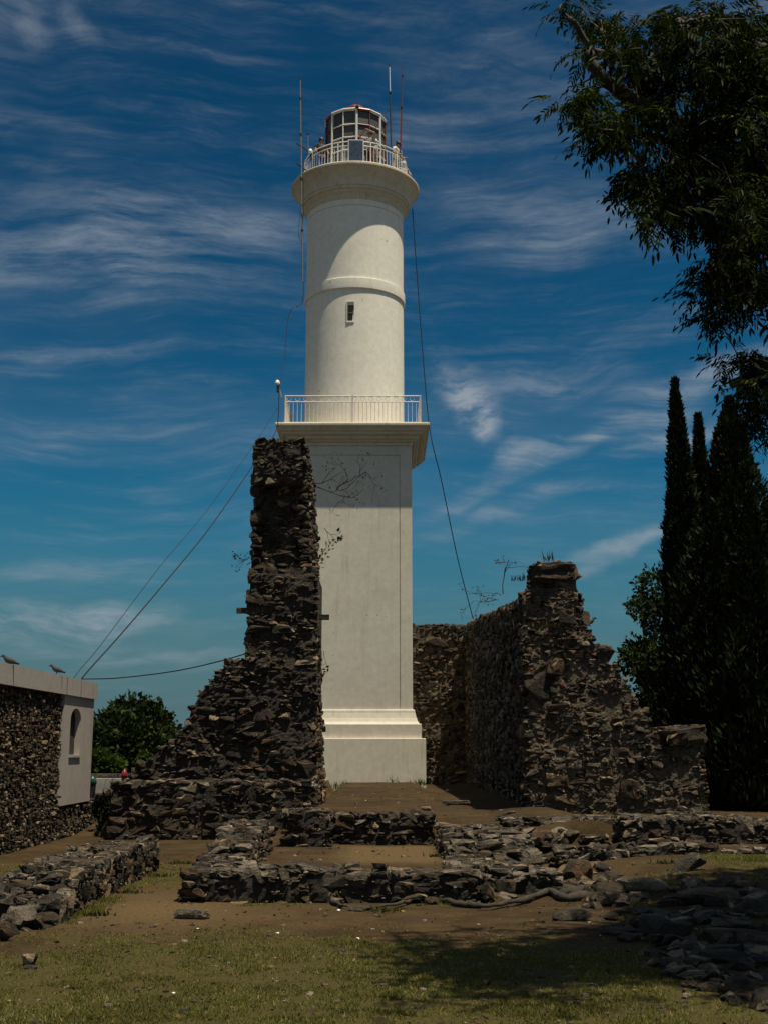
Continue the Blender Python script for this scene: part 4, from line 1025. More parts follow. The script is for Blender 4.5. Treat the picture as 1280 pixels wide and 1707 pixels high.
    # spray variants: a drooping rachis with paired leaflets
    def spray(seed):
        r = random.Random(seed); q = []; L = r.uniform(.20, .30); n = r.randint(5, 7)
        def lf(p, d, l, wd):
            s_ = d.cross(Vector((r.gauss(0, .3), r.gauss(0, .3), 1))).normalized(); up = s_.cross(d) * wd * .35; q.append([p, p + d * l * .28 + s_ * wd * .9 + up, p + d * l * .66 + s_ * wd * .8 + up, p + d * l]); q.append([p, p + d * l, p + d * l * .66 - s_ * wd * .8 + up, p + d * l * .28 - s_ * wd * .9 + up])
        pos = lambda t: Vector((L * t, 0, -L * .55 * t * t))
        for i in range(n):
            t = .22 + .7 * i / n
            for s_ in (-1, 1):
                d = Vector((.55, s_ * .8, -.75 + r.gauss(0, .25))).normalized(); lf(pos(t), d, r.uniform(.065, .105), r.uniform(.009, .013))
        lf(pos(1), Vector((.6, 0, -.8)), .10, .016)
        q.append([pos(0), pos(.5) + Vector((0, .003, 0)), pos(1), pos(.5) - Vector((0, .003, 0))])
        return np.array([[tuple(c) for c in k_] for k_ in q])
    SPR = [spray(i) for i in range(8)]; SM = [quads_mesh('leaf_spray', s_, M_LEAF) for s_ in SPR]
    items = []
    for (c, seen) in clumps:
        # twig to the nearest limb
        nd = min(nodes, key=lambda q: (q[0] - c).length + (0.6 if q[0].x < c.x else 0)); mid = (nd[0] + c) / 2 + Vector((rnd.gauss(0, .05), rnd.gauss(0, .05), rnd.uniform(0, .10)))
        if (nd[0] - c).length < 1.7: br.tube([nd[0], mid, c], [.012, .008, .004], 4)
        for i in range(rnd.randint(7, 11)):
            a = rnd.uniform(0, 2 * math.pi); e = Euler((rnd.gauss(0, .3), rnd.uniform(-.5, .75), a))
            pp = c + Vector((rnd.gauss(0, .05), rnd.gauss(0, .05), rnd.gauss(0, .04)))
            items.append((pp, e, rnd.uniform(.5, .88) if seen else rnd.uniform(1.1, 1.8), rnd.randrange(8), seen))
    obj('branches', br.mesh(M_BARK, True), root)
    vis = [i for i in items if i[4]]; vis.sort(key=lambda t: t[0].y); front = vis[:300]; ids = set(map(id, front))
    for (p, e, s_, vi, _) in front:
        obj('leaf_spray', SM[vi], root, p - o, e, (s_, s_, s_))
    V = []
    for it in items:
        if id(it) in ids: continue
        p, e, s_, vi, _ = it; V.append(SPR[vi] @ (np.array(e.to_matrix()) * s_).T + np.array(p - o))
    c = obj('crown', quads_mesh('crown', np.concatenate(V), M_LEAF), root); c['kind'] = 'stuff'
overhang()

# ------------------------------------------------------------------ plants on and by the walls
def twigs(root, b, start, d, L, depth, r, rad, leaves):
    pts = [start]; p = start; d = d.normalized(); n = 4
    for i in range(n):
        d = (d + Vector((r.gauss(0, .22), r.gauss(0, .22), r.gauss(0, .22)))).normalized(); p = p + d * L / n; pts.append(p)
    b.tube(pts, [rad * (1 - .5 * i / n) for i in range(n + 1)], 4)
    if depth == 0: leaves.append((p, d)); return
    for i in range(r.randint(2, 3)):
        q = pts[r.randint(1, n)]; nd = (d + Vector((r.gauss(0, .6), r.gauss(0, .4), r.gauss(0, .6)))).normalized()
        twigs(root, b, q, nd, L * r.uniform(.5, .8), depth - 1, r, rad * .6, leaves)
def shrub(name, label, starts, depth, seed, lmat=M_DRY, lsize=.05, rad=.012, cat='shrub'):
    """starts: (pixel start, pixel end, distance) of the main stems"""
    r = random.Random(seed); rng = np.random.default_rng(seed); base = P(starts[0][0][0], starts[0][0][1], starts[0][2])
    root = empty(name, base, label, cat); b = MB(base); lv = []
    for (s_, e_, Y) in starts:
        p, q = P(*s_, Y), P(*e_, Y + r.gauss(0, .1)); twigs(root, b, p, q - p, (q - p).length, depth, r, rad, lv)
    obj('stems', b.mesh(M_TWIG), root)
    C_ = np.array([tuple(p + Vector((r.gauss(0, .03), r.gauss(0, .03), r.gauss(0, .03))) - base) for p, d in lv for _ in range(2)]); D_ = rng.normal(size=C_.shape)
    obj('leaves', quads_mesh('leaves', leaf_quads(rng, C_, D_, lsize * (.5 + rng.random(len(C_))), lsize * .3 * (.6 + rng.random(len(C_)))), lmat), root)
shrub('bare_shrub', 'leafless shrub jutting from the pier top across the lighthouse', [((524, 806), (575, 818), 23.6), ((562, 814), (592, 778), 23.6), ((566, 818), (612, 792), 23.6), ((530, 812), (575, 838), 23.6)], 3, 3, lsize=.05, rad=.012)
shrub('hanging_weed', 'small hanging weed on the shaded edge of the pier halfway up', [((541, 880), (552, 905), 25.0), ((543, 905), (554, 922), 25.0)], 3, 4, M_BUSH, .09, .008, 'weed')
shrub('hanging_weed', 'small weed low on the pier edge above the plinth moulding', [((540, 1085), (548, 1105), 24.5)], 3, 6, M_BUSH, .08, .006, 'weed')
shrub('bare_twig', 'thin dry twig sticking out of the pier towards the sky', [((418, 928), (392, 940), 23.3), ((410, 934), (396, 926), 23.3)], 2, 5, lsize=.06, rad=.008)
shrub('bare_shrub', 'thin leafless shrub on top of the shaded return wall', [((830, 1000), (785, 990), 31.0), ((825, 1000), (790, 1012), 31.0), ((835, 992), (800, 985), 31.0)], 3, 7, lsize=.05, rad=.010)
shrub('tall_weed', 'single tall dry weed stem on the shaded return wall', [((838, 990), (832, 930), 29.5), ((834, 938), (822, 936), 29.5), ((833, 938), (842, 936), 29.5)], 1, 9, lsize=.06, rad=.014, cat='weed')

def tuft(label, px, py, Y, n, h, seed, spread=.2, mat=M_WEED, ground=True):
    rng = np.random.default_rng(seed); p = P(px, py, Y)
    if ground: p.z = hgt(p.x, p.y)
    C_ = np.stack([rng.normal(size=n) * spread, rng.normal(size=n) * spread * .4, np.full(n, -.02)], -1); D_ = rng.normal(size=(n, 3)) * .35 + np.array([0, 0, 1])
    me = quads_mesh('weed_tuft', leaf_quads(rng, C_, D_, h * (.4 + .8 * rng.random(n)), .010 + .008 * rng.random(n)), mat)
    tag(obj('weed_tuft', me, None, p), label, 'weed', 'weeds by the walls')
tuft('green weed tuft at the left of the lighthouse plinth foot', 569, 1302, 41.7, 90, .30, 1, .22, M_BUSHL)
tuft('small green weed tuft at the right corner of the lighthouse plinth', 699, 1303, 41.75, 60, .28, 2, .16, M_BUSHL)
tuft('few thin weeds at the middle of the lighthouse plinth foot', 655, 1303, 41.75, 14, .3, 3, .08, M_BUSHL)
tuft('dry grass tuft on the highest block of the stepped ruin', 913, 936, 27.2, 16, .35, 4, .05, M_DRY, False)
tuft('dry grass fringe left of the highest block of the stepped ruin', 868, 968, 27.2, 30, .22, 5, .14, M_DRY, False)
tuft('straw tuft in the hollow of the stepped ruin', 905, 1045, 26.6, 26, .25, 6, .25, M_WEED, False)
for i_, (px_, py_, lb) in enumerate([(150, 1527, 'weed tuft at the near foot of the left low wall'), (215, 1490, 'weed tuft halfway along the foot of the left low wall'), (262, 1462, 'weed tuft at the far foot of the left low wall'),
                                     (300, 1440, 'weed tuft behind the left end of the front wall'), (1040, 1527, 'weed tuft between the tumbled rocks'), (735, 1428, 'weed tuft in the right corner of the earth court'),
                                     (640, 1520, 'weed tuft beside the fallen branch'), (1110, 1440, 'weed tuft at the foot of the slanted slab')]):
    g_ = G(px_, py_); tuft(lb, px_, py_, g_.y, 90, .075, 60 + i_, .10)

# ------------------------------------------------------------------ rocks
def rock_mesh(seed, sx, sy, sz, mat, planes=11, sub=3):
    r = random.Random(seed); bm = bmesh.new(); bmesh.ops.create_icosphere(bm, subdivisions=sub, radius=1)
    pl = []
    for i in range(planes):
        n = Vector([r.gauss(0, 1) for _ in range(3)]).normalized(); pl.append((n, r.uniform(.62, .95)))
    pl += [(Vector((0, 0, 1)), r.uniform(.6, .8)), (Vector((0, 0, -1)), .6)]
    for v in bm.verts:
        d = v.co.normalized(); t = 1.15
        for n, k in pl:
            c = d.dot(n)
            if c > 1e-4: t = min(t, k / c)
        q = d * t; t += .05 * mnoise.noise(q * 2.5 + Vector((seed, 0, 0))) + .03 * mnoise.noise(q * 7 + Vector((seed, 3, 0)))
        q = d * t; q.z += .025 * math.sin(q.z * 22 + 3 * mnoise.noise(q * 2)) ; v.co = Vector((q.x * sx, q.y * sy, q.z * sz))
    me = bpy.data.meshes.new('rock'); bm.to_mesh(me); bm.free(); me.materials.append(mat); smooth_by_angle(me, 28); return me
def rock(label, px, pyb, wpx, hpx, seed, mat=M_SLAB, dep=.7, rot=(0, 0, 0), name='rock', group='loose rocks', lift=0):
    p = G(px, pyb); s = mpp(p); wx = wpx * s / 2 * 1.05; h = hpx * s / 2 * 1.15
    me = rock_mesh(seed, wx, wx * dep, h, mat)
    o = obj(name, me, None, (p.x, p.y + wx * dep * .7, p.z + h * .62 + lift), rot); tag(o, label, 'rock', group); return o
RK = [('flat brown rock lying alone before the left end of the front wall', 318, 1533, 52, 20, 1, M_SLAB, .6), ('small flat rock touching the lone flat brown rock', 336, 1533, 24, 14, 22, M_STONE, .6), ('dark pointed stone on the lawn at the lower left', 48, 1611, 26, 26, 2, M_STONE, .8),
      ('thin pale flat stone beside the dark pointed stone', 52, 1617, 24, 8, 3, M_SLAB, .5), ('rounded brown boulder on the slab wall by the stepped ruin', 876, 1414, 50, 32, 4, M_SLAB, .7), ('grey boulder leaning on the rounded brown boulder', 906, 1410, 46, 32, 5, M_STONE, .7),
      ('slanted brown slab propped on the right grass patch', 1152, 1453, 66, 32, 6, M_SLAB, .5), ('layered square block with cracks in the rubble', 966, 1470, 56, 44, 7, M_STONE, .8), ('pale flat slab below the layered square block', 950, 1496, 50, 16, 8, M_SLAB, .7),
      ('wide flat slab lying on the dirt edge of the rubble', 958, 1536, 72, 24, 9, M_SLAB, .7), ('big brown upright boulder among the tumbled rocks', 1092, 1562, 48, 44, 10, M_SLAB, .8), ('shield shaped grey rock leaning on the big brown boulder', 1128, 1572, 70, 40, 11, M_STONE, .7),
      ('pale grey jagged rock at the lower right', 1218, 1612, 80, 32, 12, M_SLAB, .6), ('long flat dark slab left of the pale jagged rock', 1138, 1618, 84, 22, 13, M_STONE, .6), ('large dark block in the bottom right shade', 1246, 1672, 80, 44, 14, M_STONE, .7),
      ('dark pointed stone standing before the slab wall', 781, 1506, 28, 32, 15, M_STONE, .8), ('tall dark stone in the middle of the tumbled row', 845, 1497, 30, 40, 16, M_STONE, .8), ('flat topped stone right of the tall dark stone', 880, 1487, 44, 36, 17, M_SLAB, .8),
      ('sloping grey slab left of the tall dark stone', 838, 1466, 44, 24, 18, M_SLAB, .7), ('long dark slab at the back of the tumbled rocks', 1075, 1490, 84, 30, 19, M_STONE, .6), ('low dark slab next to the layered square block', 1026, 1500, 60, 34, 20, M_STONE, .7),
      ('dark flat rock under the right grass patch', 1180, 1510, 96, 34, 21, M_STONE, .6), ('dark rock at the right picture edge in shade', 1262, 1530, 70, 36, 23, M_STONE, .7), ('shaded slab behind the pale jagged rock', 1205, 1570, 70, 24, 24, M_STONE, .6),
      ('small square block on the slab wall near the path gap', 922, 1438, 34, 22, 25, M_STONE, .8), ('flat stone beside the small square block', 948, 1440, 34, 14, 26, M_SLAB, .8), ('pale stone at the foot of the stepped ruin', 935, 1398, 34, 24, 27, M_SLAB, .8),
      ('broken stone at the near end of the left low wall', 30, 1552, 50, 46, 28, M_SLAB, .8), ('small broken stone beside the left low wall end', 72, 1545, 40, 28, 29, M_STONE, .8), ('flat reddish stone fallen off the left low wall', 85, 1530, 44, 18, 30, M_SLAB, .8), ('dark stone at the left picture edge', 2, 1570, 36, 40, 31, M_STONE, .8),
      ('small dark stone under the front wall at its right end', 720, 1508, 30, 14, 32, M_STONE, .8), ('flat thin slab before the front wall by the branch', 600, 1520, 44, 10, 33, M_SLAB, .6),
      ('low slab half buried right of the wide flat slab', 1030, 1560, 60, 14, 34, M_SLAB, .7), ('dark wedge stone above the wide flat slab', 1000, 1512, 40, 28, 35, M_STONE, .8), ('flat stone on top of the terrace dirt by the wall', 760, 1342, 50, 10, 36, M_SLAB, .5), ('small dark stone on the terrace dirt', 712, 1352, 18, 9, 37, M_STONE, .8)]
for (lb, px_, py_, w_, h_, sd_, mt_, dp_) in RK:
    rt = (0, 0, random.Random(sd_).uniform(-.35, .35))
    if 'slanted' in lb: rt = (.2, -.32, .3)
    rock(lb, px_, py_, w_, h_, sd_, mt_, dp_, rt)

round_tree('gap_shade_fill', 'dark leaves added to stand for the shade in the gap between house and retaining wall', [(178, 1385, 14, 22, 23.4), (186, 1350, 12, 26, 23.6), (172, 1345, 14, 18, 24.2)], 1600, .10, .04, M_CYP, seed=55)  # added leaf mass standing in for the dark of the open gap

def rubble_spread(label, quad, n, seed, smin, smax):
    """a spread of fallen building stones between the rocks: one collapsed wall"""
    r = random.Random(seed); pts = []
    (ax, ay), (bx, by), (cx_, cy_), (dx, dy) = quad
    for _ in range(n):
        u, v = r.random(), r.random()
        px = (ax * (1 - u) + bx * u) * (1 - v) + (dx * (1 - u) + cx_ * u) * v; py = (ay * (1 - u) + by * u) * (1 - v) + (dy * (1 - u) + cy_ * u) * v
        pts.append(G(px, py))
    c = sum(pts, Vector()) / n; root = empty('collapsed_wall', c, label, 'rubble')
    for p in pts:
        s = math.exp(r.uniform(math.log(smin), math.log(smax)))
        obj('stone', stone_mesh(r.randrange(NVAR), M_SLAB if r.random() < .25 else M_STONE), root, p + Vector((0, 0, s * .06)) - c, (r.gauss(0, .22), r.gauss(0, .22), r.uniform(0, 6.28)), (s * r.uniform(.9, 1.5), s * r.uniform(.6, 1), s * r.uniform(.3, .6)))
rubble_spread('tumbled slate blocks of a fallen wall across the lower right', [(900, 1450), (1290, 1470), (1320, 1700), (1130, 1640)], 230, 3, .10, .30)
rubble_spread('broken stones continuing the front wall towards the right', [(740, 1448), (1010, 1440), (1000, 1500), (740, 1500)], 110, 4, .10, .30)
rubble_spread('fallen stones and slabs at the foot of the stepped ruin', [(800, 1385), (1180, 1400), (1180, 1425), (800, 1420)], 90, 5, .10, .30)
rubble_spread('scattered slabs at the near end of the left low wall', [(-40, 1470), (80, 1465), (90, 1545), (-40, 1575)], 70, 6, .10, .30)

# gravel and litter specks on the soil
def gravel():
    rng = np.random.default_rng(12); r = random.Random(12); V = []; Fc = []; base = 0
    for _ in range(2600):
        y = 7 + 36 * rng.random() ** 1.6; x = rng.uniform(-.33, .33) * y
        if y > 19.5 and not -1.2 < x < 3: continue
        s = (.012 + .03 * rng.random() ** 3) * (1 + y * .02); vv, ff = STONE_NP[r.randrange(NVAR)]
        A = np.array(Euler((0, 0, r.uniform(0, 6))).to_matrix()) * np.array([s * 1.3, s, s * .6])
        V.append(vv @ A.T + np.array([x, y, hgt(x, y) + s * .1])); Fc += [tuple(i + base for i in f) for f in ff]; base += len(vv)
    me = bpy.data.meshes.new('gravel'); me.from_pydata(np.concatenate(V).tolist(), [], Fc); me.materials.append(M_SLAB)
    tag(obj('gravel', me), 'small pebbles and chips scattered over the bare soil', 'gravel', kind='stuff')
gravel()
def leaf_litter():
    rng = np.random.default_rng(31); n = 900; y = 7 + 12 * rng.random(n) ** 1.3; x = rng.uniform(-.34, .34, n) * y
    C_ = np.stack([x, y, height(x, y) + .008 + .01 * rng.random(n)], -1); D_ = rng.normal(size=(n, 3)); D_[:, 2] *= .15
    me = quads_mesh('leaf_litter', leaf_quads(rng, C_, D_, .025 + .04 * rng.random(n), .006 + .010 * rng.random(n)), M_LITTER)
    tag(obj('leaf_litter', me), 'dry fallen leaves and straw strewn over soil and lawn', 'leaf litter', kind='stuff')
leaf_litter()
for k_, (px_, py_) in enumerate([(330, 1549), (463, 1557), (597, 1565), (290, 1657), (565, 1518), (1000, 1560), (455, 1632), (152, 1576), (610, 1335), (745, 1318)]):
    p_ = G(px_, py_); s_ = 4.5 * mpp(p_) * (1 + .5 * math.sin(k_ * 7))
    o_ = obj('paper_scrap', rock_mesh(300 + k_, s_ * .7, s_ * .5, s_ * .25, M_WHITE, 7, 1), None, (p_.x, p_.y, p_.z + s_ * .15), (0, 0, k_)); tag(o_, 'tiny white scrap of litter lying on the ground', 'litter', 'white litter scraps')

def branch(label, pts, rad, seed, name='fallen_branch'):
    r = random.Random(seed); q = []
    gs = [G(*p) for p in pts]
    for i in range(len(gs) - 1):
        for j in range(5):
            t = j / 5; v = gs[i].lerp(gs[i + 1], t); v.z = hgt(v.x, v.y) + rad * .7 + .02 * r.random(); v.y += r.gauss(0, .015); q.append(v)
    n = len(q); b = MB(q[0]); b.tube(q, [rad * (1 - .7 * i / n) * r.uniform(.8, 1.2) for i in range(n)], 7)
    tag(obj(name, b.mesh(M_BARK, True), None, q[0]), label, 'branch')
branch('reddish fallen branch lying before the front wall', [(553, 1507), (570, 1515), (592, 1519)], .03, 1)
branch('long exposed root snaking along the dirt before the front wall', [(800, 1515), (760, 1512), (735, 1505), (690, 1506), (660, 1514), (620, 1519)], .035, 2, 'tree_root')
branch('exposed root curling under the tumbled stones', [(975, 1500), (940, 1505), (915, 1492), (880, 1505), (820, 1518), (790, 1519)], .05, 3, 'tree_root')

# rusty rim at the bottom edge of the picture
p_ = G(468, 1724); b_ = MB(p_); b_.tube([(p_.x + .17 * math.cos(t), p_.y - .05 + .17 * math.sin(t), p_.z + .012) for t in [2 * math.pi * i / 40 for i in range(41)]], .014, 6)
b_.lathe([(.16, p_.z - .02), (.16, p_.z + .006)], (p_.x, p_.y - .05), 40)
tag(obj('drain_cover', b_.mesh(M_RUST), None, p_), 'rusty round drain cover cut off by the bottom edge', 'drain cover')

# ------------------------------------------------------------------ bins, pale wall beyond
def bin_(name, label, px, py, Y, wpx, hpx, mat, lidmat):
    p = P(px, py, Y); s = mpp(p); g = P(px, py + hpx, Y); rr = wpx * s / 2; root = empty(name, (p.x, Y, g.z - .35), label, 'bin'); o = root.location
    obj('bin_body', MB(o).lathe([(rr * .72, g.z - .35), (rr * .8, g.z), (rr * .95, p.z - .06), (rr * .9, p.z - .05)], (p.x, Y), 16).mesh(mat), root)
    obj('lid', MB(o).lathe([(rr * 1.05, p.z - .07), (rr * 1.08, p.z - .01), (rr * .8, p.z + .07), (rr * .3, p.z + .11), (.01, p.z + .12)], (p.x, Y), 16).mesh(lidmat, True), root)
    obj('post', MB(o).tube([(p.x, Y, min(hgt(p.x, Y), g.z - .4) - .05), (p.x, Y, g.z - .3)], .04, 8).mesh(M_DARKM), root)
bin_('litter_bin', 'small green lidded bin beside the white house corner', 155, 1302, 28.5, 13, 18, M_DARKM, M_GREENP)
bin_('litter_bin', 'small red lidded bin behind the broken left wall', 208, 1291, 28.5, 10, 16, M_DRED, M_RED)
def palewall():
    a, b2 = P(140, 1300, 30), P(212, 1300, 30); root = empty('concrete_ledge', (a.x, 30, .7), 'low pale concrete ledge seen between house corner and broken wall', 'ledge')
    o = root.location; z1, z0 = P(0, 1298, 30).z, P(0, 1311, 30).z
    obj('ledge_face', MB(o).box((a.x, 30, z0 - .6), (b2.x, 30.35, z1)).mesh(M_CONC), root)
    obj('coping', MB(o).box((a.x, 30.5, z1 - .5), (b2.x + .2, 30.9, z1 + .10)).mesh(M_MORTAR_L), root)
palewall()

# ------------------------------------------------------------------ cables, aerials, lamps
def cable(label, pts, rad=.012, name='cable', sag=0):
    q = [P(*p) for p in pts]; out = []
    for i in range(len(q) - 1):                                  # Catmull-Rom
        a, b, c, d = q[max(i - 1, 0)], q[i], q[i + 1], q[min(i + 2, len(q) - 1)]
        for j in range(8):
            t = j / 8; out.append(.5 * ((2 * b) + (c - a) * t + (2 * a - 5 * b + 4 * c - d) * t * t + (3 * b - a - 3 * c + d) * t ** 3))
    out.append(q[-1]); bb = MB(q[0]); bb.tube(out, rad, 5)
    tag(obj(name, bb.mesh(M_CABLE), None, q[0]), label, 'cable')
cable('black guy cable falling from the gallery to the back wall', [(687, 348, 44.5), (694, 450, 44.6), (705, 600, 44.7), (716, 717, 44.8), (735, 800, 45.0), (762, 930, 45.5), (789, 1036, 46.0)], .020)
cable('thick black cable drooping from balcony corner to house roof', [(466, 640, 41.5), (464, 700, 41.3), (459, 722, 41.0), (425, 772, 39), (350, 880, 34.5), (270, 978, 30), (200, 1060, 27), (155, 1110, 25), (137, 1131, 24.3)], .017)
cable('thin black cable running from balcony to house roof', [(463, 680, 41.6), (430, 732, 40), (350, 845, 35), (275, 935, 30.5), (225, 1000, 28), (165, 1080, 25.5), (135, 1115, 24.5), (124, 1130, 24)], .008)
cable('black cable from the house roof to the tall pier', [(137, 1132, 24.3), (200, 1130, 24.2), (290, 1119, 24.0), (360, 1104, 23.8), (409, 1090, 23.6)], .012)
cable('loose black cable hanging down the tower to the balcony corner', [(506, 300, 42.5), (505, 420, 42.9), (505, 500, 43.0), (488, 514, 42.9), (480, 535, 42.8), (475, 590, 42.4), (467, 640, 41.7)], .012)
cable('thin wire from the tall mast to the lantern roof', [(503, 188, 42.8), (515, 192, 43), (528, 195, 43.3), (543, 196, 43.6)], .008)
cable('thin wire from the lantern roof to the white aerial', [(632, 189, 43.8), (640, 189, 43.6), (649, 183, 43.2)], .008)
cable('looped thin cable beside the lower end of the mast', [(504, 340, 42.6), (499, 370, 42.6), (499, 395, 42.7), (503, 403, 42.8)], .008)

def aerial(label, lo, hi, Y, segs, clamps=()):
    p, q = P(*lo, Y), P(*hi, Y); q.x = p.x + (q.x - p.x); q.y = p.y = Y; root = empty('radio_aerial', p, label, 'aerial', 'aerials on the gallery')
    for (t0, t1, rad, mat) in segs:
        a, b = p.lerp(q, t0), p.lerp(q, t1); obj('pole', MB(p).tube([a, b], rad, 7).mesh(mat), root)
        obj('coupling', MB(p).tube([b - Vector((0, 0, .06)), b + Vector((0, 0, .01))], rad * 1.7, 7).mesh(M_DARKM), root)
    for (py, px2, Y2) in clamps:
        c0 = P(lo[0], py, Y); c0.x = p.x + (q.x - p.x) * (c0.z - p.z) / (q.z - p.z); c0.y = Y; c1 = P(px2, py + 8, Y2); c1.z = c0.z - .05
        obj('bracket', MB(p).tube([c0 + (c0 - c1).normalized() * .25, c1], .028, 6).mesh(M_DARKM), root)
aerial('tall jointed grey mast clamped to the left of the gallery', (505, 470), (501, 130), 42.75, [(0, .25, .030, M_GREYM), (.25, .5, .032, M_GREYM), (.5, .72, .032, M_GREYM), (.72, .9, .026, M_GREYM), (.9, 1, .020, M_GREYM)], [(244, 520, 43.2), (278, 518, 43.2)])
aerial('thin aerial with white upper rod right of the lantern', (652, 250), (649, 108), 43.0, [(0, .68, .030, M_DARKM), (.68, 1, .022, M_WHITE)])
aerial('plain dark red whip aerial at the right of the gallery', (667, 262), (671, 110), 43.6, [(0, .55, .030, M_DRED), (.55, .9, .024, M_DRED), (.9, 1, .012, M_DRED)])
aerial('short grey aerial stub beside the tall mast', (514, 250), (513.5, 222), 43.6, [(0, 1, .024, M_GREYM)])

def floodlight(label, px, py, Y, px2, py2, Y2):
    p, q = P(px, py, Y), P(px2, py2, Y2); root = empty('floodlight', q, label, 'lamp', 'floodlights on the tower')
    obj('arm', MB(q).tube([q, p], .025, 6).mesh(M_WHITE), root)
    h = obj('lamp_housing', MB(q).lathe([(.02, p.z + .15), (.06, p.z + .12), (.09, p.z + .04), (.09, p.z - .02), (.05, p.z - .07)], (p.x, p.y), 14).mesh(M_WHITE, True), root)
    obj('ballast_box', MB(q).box((p.x - .02, p.y - .04, p.z - .32), (p.x + .06, p.y + .04, p.z - .06)).mesh(M_DARKM), root)
floodlight('white floodlight on the left balcony corner', 463, 640, 41.6, 470, 662, 41.95)
floodlight('white floodlight on the left of the top gallery railing', 518, 254, 42.9, 522, 262, 43.1)

# ------------------------------------------------------------------ people on the gallery
def skinned(name, nodes, edges, mat, parent, rootv=0):
    me = bpy.data.meshes.new(name); me.from_pydata([n[0] for n in nodes], edges, []); me.materials.append(mat)
    o = obj(name, me, parent); m = o.modifiers.new('Skin', 'SKIN'); m.use_smooth_shade = True
    for i, n in enumerate(nodes):
        r = n[1] if isinstance(n[1], tuple) else (n[1], n[1]); me.skin_vertices[0].data[i].radius = r; me.skin_vertices[0].data[i].use_root = (i == rootv)
    o.modifiers.new('Subdivision', 'SUBSURF').levels = 2; o.modifiers['Subdivision'].render_levels = 2
    return o
def person(label, x, y, z, rot, shirt, trousers, arms, hair=M_HAIR, hat=None, lean=0.0, crouch=0.0):
    """arms: (elbow, wrist) for right and left hand in body axes (x right, y forward)"""
    root = empty('person', (x, y, z), label, 'person', 'people on the gallery'); root.rotation_euler = (0, 0, rot)
    hipz = .92 - crouch; L = lambda zz, f=1: lean * max(0, zz - hipz) * f
    kx = .30 if crouch else 0.03
    pel = (0, 0, hipz); ch = (0, L(1.25 - crouch), 1.25 - crouch); nk = (0, L(1.46 - crouch), 1.46 - crouch); hd = (0, L(1.56 - crouch) + .02, 1.58 - crouch); tp = (0, L(1.66 - crouch) + .02, 1.68 - crouch)
    sh = [(s * .19, L(1.40 - crouch), 1.40 - crouch) for s in (1, -1)]
    nodes = [(pel, (.14, .11)), (ch, (.15, .11)), (nk, .055), (hd, (.085, .10)), (tp, (.06, .07))]; edges = [(0, 1), (1, 2), (2, 3), (3, 4)]
    for i, s in enumerate((1, -1)):
        b = len(nodes); e, wv = arms[i]
        dv = (Vector(wv) - Vector(e)).normalized(); hnd = tuple(Vector(wv) + dv * .08)
        nodes += [(sh[i], .065), (e, .042), (wv, .030), (hnd, (.036, .020)), (tuple(Vector(hnd) + dv * .07), (.022, .012))]; edges += [(1, b), (b, b + 1), (b + 1, b + 2), (b + 2, b + 3), (b + 3, b + 4)]
        b = len(nodes); nodes += [((s * .10, 0, hipz - .06), .085), ((s * .11, kx, .48 - crouch * .35), .058), ((s * .11, -.02, .09), .040), ((s * .115, .13, .035), .034)]; edges += [(0, b), (b, b + 1), (b + 1, b + 2), (b + 2, b + 3)]
    skinned('body', nodes, edges, M_SKIN, root)
    sn = [((0, 0, hipz + .02), (.165, .135)), (ch, (.175, .135))]; se = [(0, 1)]
    for i in range(2):
        m_ = tuple((Vector(sh[i]) * .35 + Vector(arms[i][0]) * .65)); b = len(sn); sn += [(sh[i], .085), (m_, .066)]; se += [(1, b), (b, b + 1)]
    skinned('shirt', sn, se, shirt, root)
    tn = [((0, 0, hipz + .04), (.155, .13))]; te = []
    for s in (1, -1):
        b = len(tn); tn += [((s * .10, 0, hipz - .08), .105), ((s * .11, kx, .48 - crouch * .35), .078), ((s * .11, -.02, .12), .062)]; te += [(0, b), (b, b + 1), (b + 1, b + 2)]
    skinned('trousers', tn, te, trousers, root)
    hc = Vector(hd) + Vector((0, -.012, .04)); b = MB(); b.lathe([(.103, hc.z - .05), (.108, hc.z), (.098, hc.z + .06), (.06, hc.z + .10), (.01, hc.z + .115)], (hc.x, hc.y), 14)
    obj('hat' if hat else 'hair', b.mesh(hat or hair, True), root)
    f = MB(); f.lathe([(.014, hd[2] - .03), (.010, hd[2] + .01), (.003, hd[2] + .03)], (0, hd[1] + .105), 6); obj('nose', f.mesh(M_SKIN, True), root)
    ey = MB()
    for s in (1, -1): ey.lathe([(.002, hd[2] + .012), (.010, hd[2] + .022), (.002, hd[2] + .032)], (s * .034, hd[1] + .094), 6)
    obj('eyes', ey.mesh(M_HAIR, True), root)
zd = 23.385
DN = lambda: [((.25, .05, 1.12), (.24, .22, .98)), ((-.25, .05, 1.12), (-.24, .22, .98))]
rest = [((.27, .12, 1.16), (.20, .36, 1.05)), ((-.27, .12, 1.16), (-.20, .36, 1.05))]
person('person in white T-shirt leaning on the gallery railing at the right', P(657, 250, 44.0).x, 43.75, zd, R(235), M_CLOTH_W, M_CLOTH_G, rest, lean=.30)
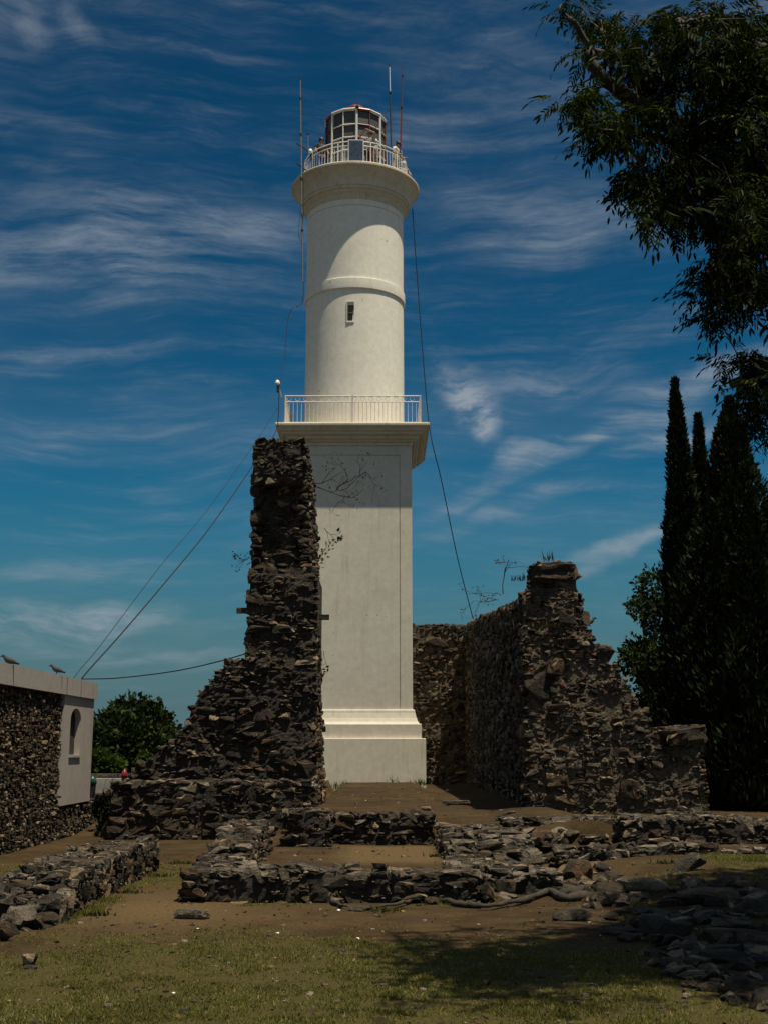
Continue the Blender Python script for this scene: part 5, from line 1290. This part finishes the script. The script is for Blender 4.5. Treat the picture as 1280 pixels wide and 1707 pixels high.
person('person in grey top photographing with raised arms beside the solar panel', P(617, 250, 43.0).x, 42.85, zd, R(150), M_CLOTH_G, M_CLOTH_R, [((.34, .22, 1.45), (.10, .30, 1.60)), ((-.34, .22, 1.45), (-.10, .30, 1.60))])
person('person in dark and blue clothes behind the railing at the left', P(536, 255, 43.4).x, 43.35, zd, R(200), M_CLOTH_D, M_CLOTH_B, DN(), crouch=0.0)
person('person with white cap low behind the railing at far right', P(671.5, 268, 44.4).x, 44.5, zd, R(200), M_CLOTH_G, M_CLOTH_D, [((.25, .05, .82), (.24, .22, .68)), ((-.25, .05, .82), (-.24, .22, .68))], hat=M_CLOTH_W, crouch=.42)
person('person with white cap bending beside the photographing person', P(625, 250, 43.2).x, 43.2, zd, R(170), M_CLOTH_G, M_CLOTH_D, [((.25, .05, .98), (.24, .22, .84)), ((-.25, .05, .98), (-.24, .22, .84))], hat=M_CLOTH_W, crouch=.14)

# ------------------------------------------------------------------ birds
def bird(label, px, py, Y, size, rot):
    p = P(px, py, Y); b = MB(); spine = [(-.52, 0, .10), (-.42, 0, .13), (-.28, 0, .19), (-.05, 0, .26), (.12, 0, .32), (.22, 0, .42), (.28, 0, .50), (.36, 0, .53), (.44, 0, .50), (.52, 0, .475)]
    b.tube([Vector(q) * size for q in spine], [r_ * size for r_ in (.05, .06, .10, .17, .16, .10, .085, .085, .03, .006)], 10)
    for s in (.05, -.05): b.tube([Vector((.0, s, .14)) * size, Vector((.02, s, 0)) * size, Vector((.08, s, -.01)) * size], .014 * size, 5)
    o = obj('perched_bird', b.mesh(M_BIRD, True), None, p, (0, 0, rot)); tag(o, label, 'bird', 'perched birds')
bird('dark pigeon on the house parapet at the picture edge', 16, 1110, 19.0, .30, R(180))
bird('dark pigeon on the house parapet nearer its corner', 95, 1124, 21.9, .30, R(180))
bird('dark pigeon on the shoulder of the stepped ruin', 982, 1044, 27.0, .36, R(10))

for o_ in bpy.data.objects:
    if o_.parent is None and o_.get('category') and 'kind' not in o_: o_['kind'] = 'thing'
